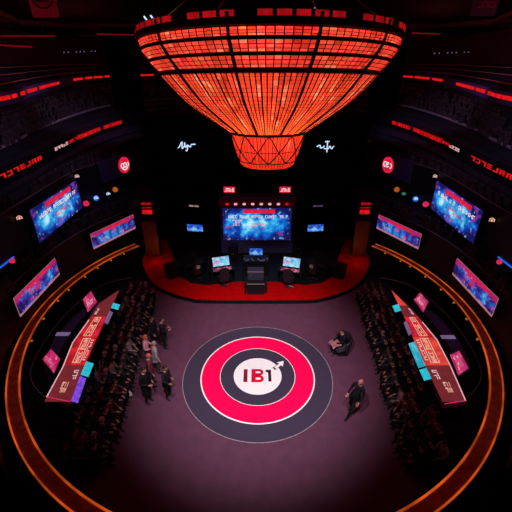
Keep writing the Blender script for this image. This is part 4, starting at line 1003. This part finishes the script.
# lamps on the truss behind the chandelier rim
for px, py, lab, m in ((147, 20, 'blue-white stage lamp left of the chandelier rim, the outer one', 'e_bluewhite'), (153.5, 19, 'blue-white stage lamp left of the chandelier rim, the inner one', 'e_bluewhite'), (316, 11, 'dim white stage lamp behind the chandelier rim', 'e_lilac')):
    c = aty(px, py, 12.0)
    t = thing('stage_lamp', lab, 'lamp', c, 0, 'small stage lamps near the chandelier rim')
    R = Matrix.Rotation(.5, 4, 'Y')
    obj('can', cyl(bmesh.new(), (0, .1, 0), .10, .3, 12, mat=Matrix.Rotation(1.0, 4, 'X')), 'black', t)
    obj('lens', tube(bmesh.new(), [(-.12, -.08, .16), (.12, -.08, -.16)], .05, 6), m, t)
    obj('yoke', tube(bmesh.new(), [(0, .1, .05), (0, .1, 15.1-c.z)], .02, 5), 'steel', t)
for s, nm, x0, x1, py in ((-1, 'left', 62, 97, 52), (1, 'right', 432, 470, 53)):
    a = aty(x0, py, 30); b = aty(x1, py-1.5, 34)
    t = thing('lamp_row', 'row of tiny blue-white lamps under the ceiling on the far %s' % nm, 'lamp', (0, 0, 0))
    obj('bar', tube(bmesh.new(), [a, b], .06, 5), 'black', t); bm = bmesh.new()
    for i in range(9):
        if i in (2, 6): continue
        bmesh.ops.create_icosphere(bm, subdivisions=1, radius=.07, matrix=Matrix.Translation(a.lerp(b, (i+.5)/9)+Vector((0, -.06, -.04))))
    obj('bulbs', bm, 'e_lilac', t)
    for f in (.1, .9): q = a.lerp(b, f); obj('hanger', tube(bmesh.new(), [q, (q.x, q.y, 15.15)], .02, 4), 'black', t)

# ================================================================== LIGHT
def light(kind, name, loc, power, col, aim=None, size=1.0, spot=None, blend=.6):
    l = bpy.data.lights.new(name, kind); l.energy = power; l.color = col
    if kind == 'SPOT': l.spot_size = math.radians(spot); l.spot_blend = blend; l.shadow_soft_size = size
    elif kind == 'POINT': l.shadow_soft_size = size
    o = bpy.data.objects.new(name, l); COL.objects.link(o); o.location = loc
    if aim is not None: o.rotation_euler = (Vector(aim)-Vector(loc)).to_track_quat('-Z', 'Y').to_euler()
    return o
light('SPOT', 'floor_spot', (-1.5, -8.5, 14.9), 8200, (1, .95, .98), (0, .4, 0), .5, 42, .85)
light('SPOT', 'floor_spot', (2.5, -7.5, 14.9), 5000, (1, .93, .98), (0, .9, 0), .5, 43, .85)
light('SPOT', 'stage_spot', (0, -5, 14.9), 4500, (1, .85, .85), (0, 6.4, 0), .4, 34, .9)
light('SPOT', 'crowd_spot', (-3, -6, 14.9), 650, (1, .33, .42), (-6.6, 1.5, 0), .4, 44, .9)
light('SPOT', 'crowd_spot', (3, -6, 14.9), 650, (1, .33, .42), (6.6, 1.5, 0), .4, 44, .9)
for s in (-1, 1):
    light('POINT', 'red_tier_fill', (s*14, 22, 12.8), 120, (1, .10, .12), size=.4)  # added red fills, no visible fixture, to redden the upper tiers
    light('POINT', 'red_tier_fill', (s*13, 5, 12.6), 60, (1, .12, .16), size=.4)
    light('POINT', 'red_tier_fill', (s*16, 42, 13), 200, (1, .08, .10), size=.4)
    light('POINT', 'pillar_lamp', (s*6.6, 9.6, 1.0), 8, (1, .35, .12), size=.1)
    light('POINT', 'red_deck_fill', (s*10.9, -1.0, 4.6), 14, (1, .12, .08), size=.3)  # added fill that reddens the deck outside the ring, not cast by its lamps
for s in (-1, 1):
    light('SPOT', 'lilac_tier_fill', (s*8, 6, 13.2), 420, (.62, .52, 1), (s*13.5, 10, 5.5), .3, 75, .8)  # added lilac fills so the dark tiers and grey rail show up
    light('SPOT', 'lilac_tier_fill', (s*8, 9, 13.4), 420, (.7, .55, .9), (s*15.5, 13, 7.4), .3, 70, .8)
    light('SPOT', 'lilac_tier_fill', (s*9, 21, 13.2), 900, (.62, .52, 1), (s*18, 25, 7.2), .3, 90, .8)
light('POINT', 'lantern_bulb', (CH.x, CH.y, 10.05), 270, (1, .60, .26), size=.35)
light('POINT', 'lantern_bulb', (CH.x, CH.y, 8.95), 2, (1, .4, .2), size=.3)
for i in range(6):
    a = 2*PI*i/6 + .26; light('POINT', 'lantern_bulb', (CH.x+3.0*cos(a), CH.y+3.0*sin(a), 12.1), 4, (1, .35, .2), size=.25)
w = bpy.data.worlds.new('world'); SC.world = w; w.use_nodes = True
bg = w.node_tree.nodes['Background']; bg.inputs[0].default_value = (.5, .4, .75, 1); bg.inputs[1].default_value = .012
SC.view_settings.view_transform = 'Standard'; SC.view_settings.look = 'None'; SC.view_settings.exposure = 0; SC.view_settings.gamma = 1
SC.view_settings.use_curve_mapping = False
